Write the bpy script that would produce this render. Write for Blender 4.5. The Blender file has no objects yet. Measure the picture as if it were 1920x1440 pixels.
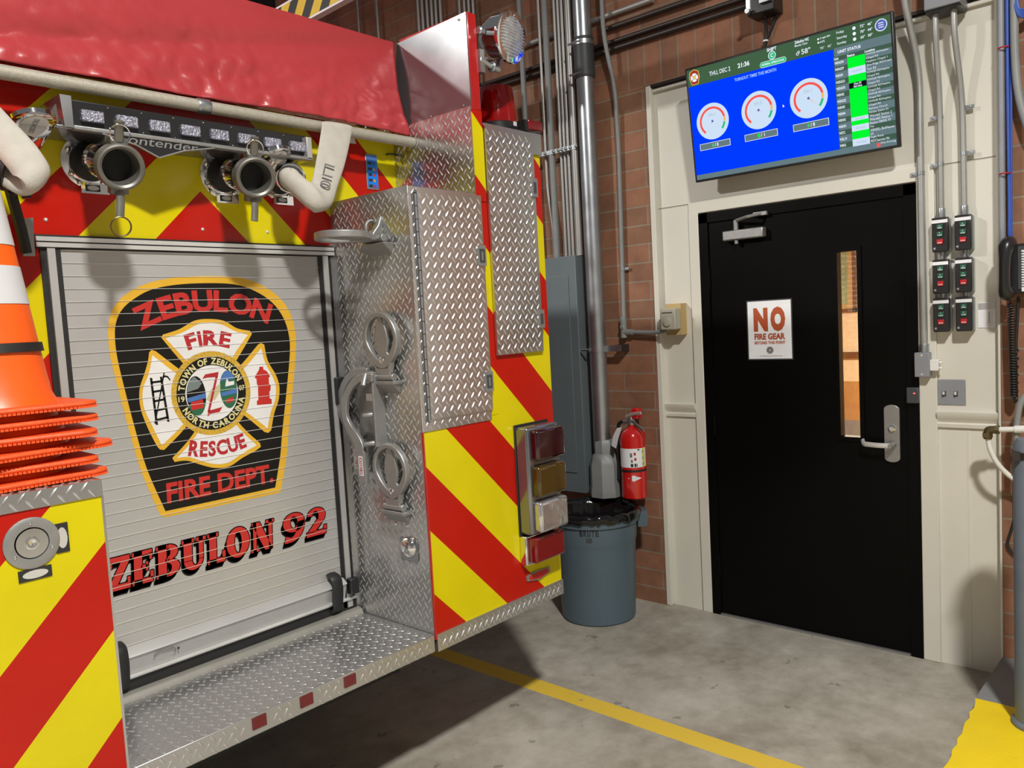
import bpy, bmesh, math, random
from math import radians, sin, cos, pi
from mathutils import Vector, Matrix, noise

random.seed(7)
V = Vector
SC = bpy.context.scene
COL = SC.collection

# ------------------------------------------------------------------ camera
YAW, PITCH, ROLL, FPX, EYE = 0.839989613, 0.0764125459, -0.0559021156, 1501.28, 1.6615
FW = V((sin(YAW) * cos(PITCH), cos(YAW) * cos(PITCH), -sin(PITCH)))
_r0 = V((cos(YAW), -sin(YAW), 0)); _u0 = _r0.cross(FW)
RT = _r0 * cos(ROLL) + _u0 * sin(ROLL); UP = -_r0 * sin(ROLL) + _u0 * cos(ROLL)
EYEP = V((0, 0, EYE))
cam = bpy.data.cameras.new('camera'); camo = bpy.data.objects.new('camera', cam); COL.objects.link(camo)
cam.sensor_fit = 'HORIZONTAL'; cam.sensor_width = 36; cam.lens = FPX / 1920 * 36
cam.clip_start = 0.05; cam.clip_end = 100
M = Matrix.Identity(4)
for i in range(3):
    M[i][0], M[i][1], M[i][2], M[i][3] = RT[i], UP[i], -FW[i], EYEP[i]
camo.matrix_world = M
SC.camera = camo

# ------------------------------------------------------------------ world, lights, exposure
w = bpy.data.worlds.new('bay_ambience'); SC.world = w; w.use_nodes = True
bg = w.node_tree.nodes['Background']
bg.inputs[0].default_value = (0.97, 0.98, 1.0, 1); bg.inputs[1].default_value = 0.13
SC.view_settings.view_transform = 'Standard'; SC.view_settings.look = 'None'
SC.view_settings.gamma = 1; SC.view_settings.use_curve_mapping = False
SC.view_settings.exposure = 0.0


def area(name, loc, size, power, color, target=None, spread=180):
    l = bpy.data.lights.new(name, 'AREA'); l.shape = 'DISK'; l.size = size; l.energy = power; l.color = color
    l.spread = radians(spread)
    o = bpy.data.objects.new(name, l); COL.objects.link(o); o.location = loc
    d = (V(target) - V(loc)) if target else V((0, 0, -1))
    o.rotation_euler = d.to_track_quat('-Z', 'Y').to_euler()
    return o


area('high_bay_light', (0.2, -1.05, 5.0), 0.36, 370, (1.0, 0.97, 0.91), spread=165)
area('high_bay_light_far', (-1.7, 5.3, 5.0), 0.36, 640, (1.0, 0.97, 0.91), spread=158)
area('hall_light', (7.2, 2.6, 2.75), 0.8, 230, (1.0, 0.85, 0.62))

# ------------------------------------------------------------------ rays: a pixel of the 1920x1440 frame onto a real plane


def ray(px, py):
    return FW + RT * ((px - 960) / FPX) - UP * ((py - 720) / FPX)


def onY(px, py, y):
    d = ray(px, py); return EYEP + d * (y / d.y)


def onX(px, py, x):
    d = ray(px, py); return EYEP + d * (x / d.x)


def onZ(px, py, z):
    d = ray(px, py); return EYEP + d * ((z - EYE) / d.z)


def onP(px, py, p0, n):
    d = ray(px, py); return EYEP + d * ((p0 - EYEP).dot(n) / d.dot(n))


# ------------------------------------------------------------------ materials
MATS = {}


def nodes(m):
    m.use_nodes = True
    nt = m.node_tree
    return nt, nt.nodes, nt.links, nt.nodes['Principled BSDF']


def mat(name, col, rough=0.5, metal=0.0, var=0.06, scale=14, bump=0.0, bscale=60, coat=0.0, spec=None, trans=0.0, ior=1.45, alpha=None, rvar=0.06):
    if name in MATS: return MATS[name]
    m = bpy.data.materials.new(name); MATS[name] = m
    nt, N, L, b = nodes(m)
    tc = N.new('ShaderNodeTexCoord'); nz = N.new('ShaderNodeTexNoise')
    nz.inputs['Scale'].default_value = scale; nz.inputs['Detail'].default_value = 4
    L.new(tc.outputs['Object'], nz.inputs['Vector'])
    mx = N.new('ShaderNodeMix'); mx.data_type = 'RGBA'
    mx.inputs[6].default_value = tuple(max(0, c * (1 - var * 2)) for c in col) + (1,)
    mx.inputs[7].default_value = tuple(min(1, c * (1 + var * 2)) for c in col) + (1,)
    L.new(nz.outputs['Fac'], mx.inputs[0]); L.new(mx.outputs[2], b.inputs['Base Color'])
    mr = N.new('ShaderNodeMapRange'); mr.inputs[3].default_value = max(0.02, rough - rvar); mr.inputs[4].default_value = min(1, rough + rvar)
    L.new(nz.outputs['Fac'], mr.inputs[0]); L.new(mr.outputs[0], b.inputs['Roughness'])
    b.inputs['Metallic'].default_value = metal
    if coat: b.inputs['Coat Weight'].default_value = coat; b.inputs['Coat Roughness'].default_value = 0.06
    if spec is not None: b.inputs['Specular IOR Level'].default_value = spec
    if trans: b.inputs['Transmission Weight'].default_value = trans; b.inputs['IOR'].default_value = ior
    if alpha is not None: b.inputs['Alpha'].default_value = alpha
    if bump:
        n2 = N.new('ShaderNodeTexNoise'); n2.inputs['Scale'].default_value = bscale; n2.inputs['Detail'].default_value = 3
        L.new(tc.outputs['Object'], n2.inputs['Vector'])
        bp = N.new('ShaderNodeBump'); bp.inputs['Strength'].default_value = bump; bp.inputs['Distance'].default_value = 0.01
        L.new(n2.outputs['Fac'], bp.inputs['Height']); L.new(bp.outputs['Normal'], b.inputs['Normal'])
    return m


def emit(name, col, s=1.0):
    if name in MATS: return MATS[name]
    m = bpy.data.materials.new(name); MATS[name] = m
    m.use_nodes = True; nt = m.node_tree
    for n in list(nt.nodes): nt.nodes.remove(n)
    o = nt.nodes.new('ShaderNodeOutputMaterial'); e = nt.nodes.new('ShaderNodeEmission')
    e.inputs[0].default_value = tuple(col) + (1,); e.inputs[1].default_value = s
    nt.links.new(e.outputs[0], o.inputs[0])
    return m


def math_node(N, L, op, a, b=None, c=None):
    n = N.new('ShaderNodeMath'); n.operation = op
    for i, v in enumerate((a, b, c)):
        if v is None: continue
        if isinstance(v, (int, float)): n.inputs[i].default_value = v
        else: L.new(v, n.inputs[i])
    return n.outputs[0]


def chevron(name, xm, phase, period=0.437):
    m = bpy.data.materials.new(name); MATS[name] = m
    nt, N, L, b = nodes(m)
    tc = N.new('ShaderNodeTexCoord'); sp = N.new('ShaderNodeSeparateXYZ'); L.new(tc.outputs['Object'], sp.inputs[0])
    dx = math_node(N, L, 'ABSOLUTE', math_node(N, L, 'SUBTRACT', sp.outputs[0], xm))
    u = math_node(N, L, 'SUBTRACT', math_node(N, L, 'ADD', dx, sp.outputs[2]), phase)
    fr = math_node(N, L, 'FRACT', math_node(N, L, 'DIVIDE', u, period))
    st = math_node(N, L, 'LESS_THAN', fr, 0.5)
    mx = N.new('ShaderNodeMix'); mx.data_type = 'RGBA'
    mx.inputs[6].default_value = (0.50, 0.008, 0.001, 1); mx.inputs[7].default_value = (0.72, 0.61, 0.001, 1)
    L.new(st, mx.inputs[0])
    nz = N.new('ShaderNodeTexNoise'); nz.inputs['Scale'].default_value = 5; nz.inputs['Detail'].default_value = 6
    L.new(tc.outputs['Object'], nz.inputs['Vector'])
    m2 = N.new('ShaderNodeMix'); m2.data_type = 'RGBA'; m2.blend_type = 'MULTIPLY'; m2.inputs[0].default_value = 0.25
    L.new(mx.outputs[2], m2.inputs[6]); L.new(nz.outputs['Fac'], m2.inputs[7])
    L.new(m2.outputs[2], b.inputs['Base Color'])
    b.inputs['Roughness'].default_value = 0.28
    b.inputs['Specular IOR Level'].default_value = 0.3; b.inputs['Coat Weight'].default_value = 0.1; b.inputs['Coat Roughness'].default_value = 0.06
    return m


def brick_material():
    m = bpy.data.materials.new('red_brick'); MATS['red_brick'] = m
    nt, N, L, b = nodes(m)
    tc = N.new('ShaderNodeTexCoord'); sp = N.new('ShaderNodeSeparateXYZ'); L.new(tc.outputs['Object'], sp.inputs[0])

    def brick(a, c, bw, rh, off):
        cb = N.new('ShaderNodeCombineXYZ'); L.new(a, cb.inputs[0]); L.new(c, cb.inputs[1])
        t = N.new('ShaderNodeTexBrick'); L.new(cb.outputs[0], t.inputs['Vector'])
        t.offset = off; t.inputs['Scale'].default_value = 1; t.inputs['Brick Width'].default_value = bw
        t.inputs['Row Height'].default_value = rh; t.inputs['Mortar Size'].default_value = 0.0055
        t.inputs['Mortar Smooth'].default_value = 0.15; t.inputs['Bias'].default_value = 0
        t.inputs['Color1'].default_value = (0.30, 0.132, 0.075, 1); t.inputs['Color2'].default_value = (0.215, 0.105, 0.060, 1)
        t.inputs['Mortar'].default_value = (0.26, 0.19, 0.135, 1)
        return t
    zz = math_node(N, L, 'SUBTRACT', sp.outputs[2], 0.0)
    t1 = brick(sp.outputs[1], math_node(N, L, 'ADD', zz, 0.012), 0.40, 0.1035, 0.5)
    zs = math_node(N, L, 'SUBTRACT', sp.outputs[2], 2.905)
    t2 = brick(zs, sp.outputs[1], 0.31, 0.1035, 0.0)
    m1 = math_node(N, L, 'GREATER_THAN', sp.outputs[2], 2.905)
    m2 = math_node(N, L, 'LESS_THAN', sp.outputs[2], 3.215)
    m3 = math_node(N, L, 'LESS_THAN', sp.outputs[1], 2.56)
    mask = math_node(N, L, 'MULTIPLY', math_node(N, L, 'MULTIPLY', m1, m2), m3)
    mx = N.new('ShaderNodeMix'); mx.data_type = 'RGBA'; L.new(mask, mx.inputs[0])
    L.new(t1.outputs['Color'], mx.inputs[6]); L.new(t2.outputs['Color'], mx.inputs[7])
    nz = N.new('ShaderNodeTexNoise'); nz.inputs['Scale'].default_value = 4.5; nz.inputs['Detail'].default_value = 8; nz.inputs['Roughness'].default_value = 0.7
    L.new(tc.outputs['Object'], nz.inputs['Vector'])
    rp = N.new('ShaderNodeMapRange'); rp.inputs[1].default_value = 0.3; rp.inputs[2].default_value = 0.7
    rp.inputs[3].default_value = 0.7; rp.inputs[4].default_value = 1.25; L.new(nz.outputs['Fac'], rp.inputs[0])
    mm = N.new('ShaderNodeMix'); mm.data_type = 'RGBA'; mm.blend_type = 'MULTIPLY'; mm.inputs[0].default_value = 1
    L.new(mx.outputs[2], mm.inputs[6]); L.new(rp.outputs[0], mm.inputs[7]); L.new(mm.outputs[2], b.inputs['Base Color'])
    fx = N.new('ShaderNodeMix'); fx.data_type = 'FLOAT'; L.new(mask, fx.inputs[0]); L.new(t1.outputs['Fac'], fx.inputs[2]); L.new(t2.outputs['Fac'], fx.inputs[3])
    hh = math_node(N, L, 'ADD', math_node(N, L, 'MULTIPLY', fx.outputs[0], -1.0), math_node(N, L, 'MULTIPLY', nz.outputs['Fac'], 0.35))
    bp = N.new('ShaderNodeBump'); bp.inputs['Strength'].default_value = 0.6; bp.inputs['Distance'].default_value = 0.006
    L.new(hh, bp.inputs['Height']); L.new(bp.outputs['Normal'], b.inputs['Normal'])
    b.inputs['Roughness'].default_value = 0.75
    return m


def floor_material():
    m = bpy.data.materials.new('stained_concrete'); MATS['stained_concrete'] = m
    nt, N, L, b = nodes(m)
    tc = N.new('ShaderNodeTexCoord'); sp = N.new('ShaderNodeSeparateXYZ'); L.new(tc.outputs['Object'], sp.inputs[0])

    def nz(scale, det, ro=0.6):
        n = N.new('ShaderNodeTexNoise'); n.inputs['Scale'].default_value = scale; n.inputs['Detail'].default_value = det
        n.inputs['Roughness'].default_value = ro; L.new(tc.outputs['Object'], n.inputs['Vector']); return n.outputs['Fac']
    a = nz(1.6, 8, 0.65); c = nz(9, 6, 0.7); f = nz(120, 2)
    rp = N.new('ShaderNodeValToRGB'); L.new(math_node(N, L, 'ADD', math_node(N, L, 'MULTIPLY', a, 0.65), math_node(N, L, 'MULTIPLY', c, 0.35)), rp.inputs[0])
    e = rp.color_ramp.elements
    e[0].position = 0.36; e[0].color = (0.235, 0.21, 0.165, 1); e[1].position = 0.62; e[1].color = (0.47, 0.44, 0.385, 1)
    # dark scuffs
    sc = math_node(N, L, 'GREATER_THAN', nz(7.5, 6, 0.6), 0.665)
    m0 = N.new('ShaderNodeMix'); m0.data_type = 'RGBA'; L.new(math_node(N, L, 'MULTIPLY', sc, 0.45), m0.inputs[0])
    L.new(rp.outputs[0], m0.inputs[6]); m0.inputs[7].default_value = (0.07, 0.06, 0.05, 1)
    # worn yellow bay line, runs along y
    wob = math_node(N, L, 'MULTIPLY', math_node(N, L, 'SUBTRACT', c, 0.5), 0.012)
    dx = math_node(N, L, 'ABSOLUTE', math_node(N, L, 'SUBTRACT', math_node(N, L, 'ADD', sp.outputs[0], wob), 2.672))
    ln = math_node(N, L, 'LESS_THAN', dx, 0.05)
    wear = math_node(N, L, 'LESS_THAN', nz(14, 7, 0.75), 0.66)
    ln = math_node(N, L, 'MULTIPLY', math_node(N, L, 'MULTIPLY', ln, wear), 0.93)
    m1 = N.new('ShaderNodeMix'); m1.data_type = 'RGBA'; L.new(ln, m1.inputs[0])
    L.new(m0.outputs[2], m1.inputs[6]); m1.inputs[7].default_value = (0.72, 0.49, 0.035, 1)
    L.new(m1.outputs[2], b.inputs['Base Color'])
    rr = N.new('ShaderNodeMapRange'); rr.inputs[3].default_value = 0.42; rr.inputs[4].default_value = 0.72; L.new(c, rr.inputs[0]); L.new(rr.outputs[0], b.inputs['Roughness'])
    bp = N.new('ShaderNodeBump'); bp.inputs['Strength'].default_value = 0.25; bp.inputs['Distance'].default_value = 0.004
    L.new(math_node(N, L, 'ADD', c, math_node(N, L, 'MULTIPLY', f, 0.4)), bp.inputs['Height']); L.new(bp.outputs['Normal'], b.inputs['Normal'])
    return m


chevron('chevron_sheeting', 1.28, 1.692)
chevron('chevron_sheeting_left', 1.28, 1.732)
brick_material(); floor_material()
mat('diamond_plate', (0.58, 0.58, 0.585), 0.21, 0.92, 0.05, 6, rvar=0.06)
mat('tread_plate', (0.50, 0.50, 0.495), 0.27, 0.82, 0.06, 5, rvar=0.08)
mat('lug_metal', (0.60, 0.60, 0.595), 0.36, 0.85, 0.05, 8)
mat('sill_grey', (0.27, 0.26, 0.23), 0.5, 0.3)
mat('smooth_aluminium', (0.27, 0.27, 0.285), 0.20, 0.8, 0.05, 5, rvar=0.04)
mat('cast_aluminium', (0.36, 0.36, 0.355), 0.42, 0.7, 0.06, 40, bump=0.05, bscale=200)
mat('coupling_grey', (0.17, 0.165, 0.145), 0.42, 0.5, 0.1, 30)
mat('satin_aluminium', (0.49, 0.485, 0.475), 0.42, 0.45, 0.04, 4, rvar=0.08)
mat('bright_aluminium', (0.85, 0.85, 0.83), 0.3, 0.7)
mat('chrome', (0.8, 0.8, 0.8), 0.07, 1.0, 0.02)
mat('galvanised', (0.46, 0.49, 0.52), 0.35, 0.9, 0.1, 9, rvar=0.1)
mat('conduit_steel', (0.40, 0.40, 0.385), 0.42, 0.5, 0.08, 9)
mat('conduit_grey', (0.24, 0.25, 0.25), 0.5, 0.1, 0.1, 9)
mat('black_iron', (0.055, 0.045, 0.04), 0.4, 0.5)
mat('red_paint', (0.42, 0.01, 0.012), 0.18, 0, 0.05, coat=0.6)
mat('chassis_black', (0.012, 0.012, 0.012), 0.7)
mat('black_rubber', (0.012, 0.012, 0.012), 0.55, bump=0.1)
mat('black_plastic', (0.016, 0.016, 0.017), 0.3)
mat('black_gloss', (0.0025, 0.0025, 0.0025), 0.34, 0, 0.1, 3, spec=0.10)
mat('dark_grey_paint', (0.05, 0.055, 0.06), 0.5)
mat('cream_paint', (0.66, 0.64, 0.565), 0.42, 0, 0.04, 3, bump=0.03, bscale=30)
mat('bay_paint', (0.62, 0.61, 0.60), 0.6, 0, 0.05, 1.2)
mat('white_paint', (0.78, 0.78, 0.76), 0.5)
mat('white_vinyl', (0.72, 0.72, 0.74), 0.4)
mat('panel_grey', (0.125, 0.155, 0.17), 0.45, 0, 0.05, 4)
mat('box_grey', (0.26, 0.27, 0.30), 0.42, 0.1)
mat('bollard_grey', (0.15, 0.175, 0.21), 0.45)
mat('beige_box', (0.42, 0.40, 0.33), 0.5)
mat('tan_board', (0.50, 0.36, 0.16), 0.7)
mat('can_blue', (0.085, 0.125, 0.155), 0.45, 0, 0.06, 5)
mat('bag_black', (0.008, 0.008, 0.009), 0.16, 0, 0.1, 20)
mat('extinguisher_red', (0.55, 0.012, 0.012), 0.2, coat=0.5)
mat('tarp_red', (0.43, 0.042, 0.048), 0.33, 0, 0.08, 3, bump=0.10, bscale=40)
mat('cone_orange', (0.92, 0.115, 0.006), 0.38, 0, 0.05, 6)
mat('cone_base_orange', (0.80, 0.09, 0.012), 0.5, 0, 0.12, 20, bump=0.15, bscale=80)
mat('cone_collar', (0.62, 0.62, 0.64), 0.35, 0, 0.05, 8)
mat('hose_white', (0.50, 0.47, 0.415), 0.75, 0, 0.08, 30, bump=0.25, bscale=350)
mat('rail_grip', (0.42, 0.39, 0.32), 0.5, 0.25, 0.12, 90, bump=0.25, bscale=420)
mat('lens_red', (0.16, 0.003, 0.005), 0.12, coat=0.8)
mat('lens_dark_red', (0.022, 0.001, 0.004), 0.10, coat=0.8)
mat('lens_amber', (0.055, 0.030, 0.002), 0.12, coat=0.8)
mat('lens_clear', (0.50, 0.51, 0.53), 0.24, 0.45, 0.2, 40, bump=0.3, bscale=60)
mat('lens_led', (0.36, 0.36, 0.44), 0.25, 0.6, 0.35, 160, bump=0.8, bscale=170)
mat('beacon_red', (0.45, 0.006, 0.006), 0.08, trans=0.45, coat=0.6)
mat('reverse_lens', (0.60, 0.61, 0.64), 0.16, 0.85, 0.1, 20, bump=0.45, bscale=14)
mat('reflector_red', (0.13, 0.006, 0.008), 0.25, coat=0.4)
mat('emblem_gold', (0.70, 0.40, 0.025), 0.45)
mat('rope_gold', (0.52, 0.33, 0.04), 0.45, 0, 0.25, 60)
mat('emblem_black', (0.008, 0.007, 0.006), 0.45, spec=0.25)
mat('letter_red', (0.50, 0.020, 0.016), 0.4)
mat('letter_dark_red', (0.42, 0.016, 0.024), 0.4)
mat('letter_white', (0.74, 0.73, 0.72), 0.45)
mat('letter_cream', (0.66, 0.60, 0.28), 0.45)
mat('print_black', (0.02, 0.02, 0.02), 0.5)
mat('ink_grey', (0.14, 0.14, 0.14), 0.6)
mat('scene_green', (0.02, 0.12, 0.06), 0.45)
mat('scene_blue', (0.06, 0.16, 0.42), 0.45)
mat('scene_grey', (0.16, 0.2, 0.2), 0.45)
mat('hand_tan', (0.52, 0.47, 0.26), 0.45)
mat('paper_white', (0.80, 0.81, 0.84), 0.55)
mat('print_orange', (0.42, 0.075, 0.02), 0.6)
mat('label_blue', (0.01, 0.2, 0.75), 0.25)
mat('label_yellow', (0.62, 0.66, 0.06), 0.4)
mat('button_green', (0.008, 0.10, 0.055), 0.35)
mat('button_red', (0.50, 0.012, 0.02), 0.35)
mat('cable_blue', (0.03, 0.09, 0.42), 0.45)
mat('tie_red', (0.45, 0.02, 0.03), 0.5)
mat('pvc_white', (0.74, 0.74, 0.70), 0.35)
mat('brass_dark', (0.16, 0.12, 0.06), 0.4, 0.8)
mat('curb_yellow', (0.80, 0.58, 0.006), 0.5, 0, 0.05, 8, bump=0.12, bscale=40)
mat('curb_grey', (0.20, 0.205, 0.21), 0.6, 0, 0.08, 8, bump=0.12, bscale=40)
mat('hazard_yellow', (0.72, 0.52, 0.05), 0.4)
mat('hall_cream', (0.80, 0.66, 0.48), 0.6)
mat('hall_wood', (0.50, 0.27, 0.10), 0.5, 0, 0.15, 6)
mat('hall_dark_wood', (0.16, 0.07, 0.03), 0.4)
mat('map_green', (0.30, 0.38, 0.24), 0.6, 0, 0.2, 5)
mat('tread_rubber', (0.02, 0.02, 0.02), 0.8)


def glass():
    m = bpy.data.materials.new('pane_glass'); MATS['pane_glass'] = m
    m.use_nodes = True; nt = m.node_tree
    for n in list(nt.nodes): nt.nodes.remove(n)
    o = nt.nodes.new('ShaderNodeOutputMaterial'); t = nt.nodes.new('ShaderNodeBsdfTransparent'); g = nt.nodes.new('ShaderNodeBsdfGlossy')
    g.inputs['Roughness'].default_value = 0.02; mx = nt.nodes.new('ShaderNodeMixShader'); f = nt.nodes.new('ShaderNodeFresnel')
    nt.links.new(f.outputs[0], mx.inputs[0]); nt.links.new(t.outputs[0], mx.inputs[1]); nt.links.new(g.outputs[0], mx.inputs[2])
    nt.links.new(mx.outputs[0], o.inputs[0]); return m


glass()
emit('screen_blue', (0.0, 0.045, 1.0), 1.0)
emit('screen_green_bar', (0.055, 0.12, 0.06), 1.0)
emit('screen_slate', (0.13, 0.20, 0.22), 1.0)
emit('screen_dark', (0.055, 0.11, 0.075), 1.0)
emit('screen_lime', (0.0, 0.95, 0.03), 1.0)
emit('screen_white', (0.85, 0.92, 1.0), 1.0)
emit('screen_pale', (0.62, 0.76, 0.93), 1.0)
emit('screen_text', (0.42, 0.52, 0.60), 1.0)
emit('screen_text_blue', (0.30, 0.52, 0.95), 1.0)
emit('screen_black', (0.004, 0.008, 0.01), 1.0)
emit('screen_red', (0.95, 0.10, 0.08), 1.0)
emit('screen_orange', (0.95, 0.45, 0.15), 1.0)
emit('screen_teal', (0.03, 0.52, 0.22), 1.0)
emit('screen_indigo', (0.10, 0.14, 0.48), 1.0)
emit('screen_brown', (0.36, 0.04, 0.02), 1.0)
emit('screen_gold', (0.75, 0.55, 0.12), 1.0)
emit('led_red', (1.0, 0.06, 0.05), 4.0)

# ------------------------------------------------------------------ mesh builder
TEXT_CACHE = {}


def text_geo(body, off=0.0, shear=0.0):
    k = (body, off, shear)
    if k not in TEXT_CACHE:
        cu = bpy.data.curves.new('lettering', 'FONT'); cu.body = body; cu.offset = off; cu.shear = shear; cu.resolution_u = 3
        ob = bpy.data.objects.new('lettering', cu); me = bpy.data.meshes.new_from_object(ob)
        vs = [(v.co.x, v.co.y) for v in me.vertices]; fs = [tuple(p.vertices) for p in me.polygons]
        bpy.data.objects.remove(ob); bpy.data.meshes.remove(me); bpy.data.curves.remove(cu)
        TEXT_CACHE[k] = (vs, fs)
    return TEXT_CACHE[k]


def catmull(pts, n=5, closed=True):
    out = []; c = len(pts)
    for i in range(c if closed else c - 1):
        def P(j):
            return pts[j % c] if closed else pts[max(0, min(c - 1, j))]
        a, b, d, e = (V(P(i - 1)), V(P(i)), V(P(i + 1)), V(P(i + 2)))
        for k in range(n):
            t = k / n
            out.append(0.5 * ((2 * b) + (d - a) * t + (2 * a - 5 * b + 4 * d - e) * t * t + (3 * b - a - 3 * d + e) * t ** 3))
    if not closed: out.append(V(pts[-1]))
    return out


def fillet(pts, r, n=5):
    pts = [V(p) for p in pts]; out = [pts[0]]
    for i in range(1, len(pts) - 1):
        a, b, c = pts[i - 1], pts[i], pts[i + 1]
        rr = min(r, (a - b).length * 0.48, (c - b).length * 0.48)
        p, q = b + (a - b).normalized() * rr, b + (c - b).normalized() * rr
        for k in range(n + 1):
            t = k / n
            out.append(p * (1 - t) ** 2 + b * 2 * t * (1 - t) + q * t * t)
    out.append(pts[-1]); return out


def frame_of(axis):
    a = V(axis).normalized()
    h = V((0, 0, 1)) if abs(a.z) < 0.9 else V((1, 0, 0))
    u = h.cross(a).normalized(); return u, a.cross(u).normalized(), a


class MB:
    def __init__(s):
        s.v = []; s.f = []; s.mi = []; s.mats = []; s.sm = []

    def slot(s, m):
        if m not in s.mats: s.mats.append(m)
        return s.mats.index(m)

    def add(s, vs, fs, m, smooth=True):
        k = len(s.v); s.v += [V(p) for p in vs]; i = s.slot(m)
        for f in fs: s.f.append([k + j for j in f]); s.mi.append(i); s.sm.append(smooth)
        return s

    def box(s, a, b, m):
        (x0, y0, z0), (x1, y1, z1) = a, b
        vs = [(x, y, z) for z in (z0, z1) for y in (y0, y1) for x in (x0, x1)]
        return s.add(vs, [(0, 2, 3, 1), (4, 5, 7, 6), (0, 1, 5, 4), (2, 6, 7, 3), (0, 4, 6, 2), (1, 3, 7, 5)], m, True)

    def obox(s, c, ax, ay, az, m):          # centre and three half axes
        c, ax, ay, az = V(c), V(ax), V(ay), V(az)
        vs = [c + ax * i + ay * j + az * k for k in (-1, 1) for j in (-1, 1) for i in (-1, 1)]
        return s.add(vs, [(0, 2, 3, 1), (4, 5, 7, 6), (0, 1, 5, 4), (2, 6, 7, 3), (0, 4, 6, 2), (1, 3, 7, 5)], m, True)

    def prism(s, pts, n, m, m_side=None):   # planar polygon pushed along vector n
        pts = [V(p) for p in pts]; n = V(n); c = len(pts)
        s.add(pts + [p + n for p in pts], [tuple(range(c)), tuple(range(2 * c - 1, c - 1, -1))], m, True)
        k = len(s.v) - 2 * c; i = s.slot(m_side or m)
        for j in range(c):
            q = (j + 1) % c; s.f.append([k + j, k + q, k + c + q, k + c + j]); s.mi.append(i); s.sm.append(True)
        return s

    def poly(s, pts, m):
        pts = [V(p) for p in pts]; pts = [p for i, p in enumerate(pts) if (p - pts[i - 1]).length > 1e-6]
        return s.add(pts, [tuple(range(len(pts)))], m, False)

    def band(s, A, B, m, n=None, closed=True):     # ring between two loops, thick when n is given
        A = [V(p) for p in A]; B = [V(p) for p in B]; c = len(A)
        R = range(c if closed else c - 1)
        if n is None:
            return s.add(A + B, [(i, (i + 1) % c, c + (i + 1) % c, c + i) for i in R], m, False)
        n = V(n); vs = A + B + [p + n for p in A] + [p + n for p in B]; fs = []
        for i in R:
            j = (i + 1) % c
            fs += [(i, j, c + j, c + i), (2 * c + i, 3 * c + i, 3 * c + j, 2 * c + j), (i, 2 * c + i, 2 * c + j, j), (c + i, c + j, 3 * c + j, 3 * c + i)]
        if not closed:
            fs += [(0, c, 3 * c, 2 * c), (c - 1, 3 * c - 1, 4 * c - 1, 2 * c - 1)]
        return s.add(vs, fs, m, True)

    def tube(s, pts, r, m, seg=12, cap=True, closed=False, flat=1.0, up=None):
        pts = [V(p) for p in pts]; n = len(pts); rr = r if isinstance(r, (list, tuple)) else [r] * n
        T = []
        for i in range(n):
            a = pts[(i - 1) % n] if (closed or i > 0) else pts[i]; b = pts[(i + 1) % n] if (closed or i < n - 1) else pts[i]
            T.append((b - a).normalized())
        if up is not None: u = (V(up) - T[0] * V(up).dot(T[0])).normalized()
        else: u = frame_of(T[0])[0]
        vs = []; fs = []
        for i in range(n):
            if up is not None and abs(V(up).normalized().dot(T[i])) < 0.98: u = V(up)
            u = (u - T[i] * u.dot(T[i])).normalized(); w_ = T[i].cross(u)
            for k in range(seg):
                a = 2 * pi * k / seg; vs.append(pts[i] + u * (cos(a) * rr[i] * flat) + w_ * (sin(a) * rr[i]))
        for i in range(n if closed else n - 1):
            for k in range(seg):
                j = (i + 1) % n
                fs.append((i * seg + k, i * seg + (k + 1) % seg, j * seg + (k + 1) % seg, j * seg + k))
        if cap and not closed: fs += [tuple(range(seg))[::-1], tuple(range((n - 1) * seg, n * seg))]
        return s.add(vs, fs, m, True)

    def lathe(s, prof, o, axis, m, seg=24, cap=True, su=1.0, sv=1.0, twist=0):
        u, v_, a = frame_of(axis); o = V(o); vs = []; fs = []; n = len(prof)
        for r, h in prof:
            for k in range(seg):
                t = 2 * pi * k / seg + twist; vs.append(o + a * h + u * (cos(t) * r * su) + v_ * (sin(t) * r * sv))
        for i in range(n - 1):
            for k in range(seg): fs.append((i * seg + k, i * seg + (k + 1) % seg, (i + 1) * seg + (k + 1) % seg, (i + 1) * seg + k))
        if cap: fs += [tuple(range(seg))[::-1], tuple(range((n - 1) * seg, n * seg))]
        return s.add(vs, fs, m, True)

    def torus(s, c, axis, R, r, m, seg=28, sub=8, su=1.0, sv=1.0):
        u, v_, a = frame_of(axis); c = V(c)
        return s.tube([c + u * (cos(2 * pi * k / seg) * R * su) + v_ * (sin(2 * pi * k / seg) * R * sv) for k in range(seg)], r, m, sub, closed=True)

    def dome(s, c, axis, r, h, m, seg=24, rings=6):
        return s.lathe([(r * cos(pi / 2 * i / rings) if i < rings else 0.0005, h * sin(pi / 2 * i / rings)) for i in range(rings + 1)], c, axis, m, seg)

    def text(s, body, tl, bl, br, m, off=0.0, shear=0.0, thick=None):     # glyphs fitted to the parallelogram tl, bl, br
        vs, fs = text_geo(body, off, shear)
        if not vs: return s
        x0, x1 = min(p[0] for p in vs), max(p[0] for p in vs); y0, y1 = min(p[1] for p in vs), max(p[1] for p in vs)
        tl, bl, br = V(tl), V(bl), V(br); U = (br - bl) / max(1e-6, x1 - x0); W = (tl - bl) / max(1e-6, y1 - y0)
        return s.add([bl + U * (p[0] - x0) + W * (p[1] - y0) for p in vs], fs, m, False)

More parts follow.
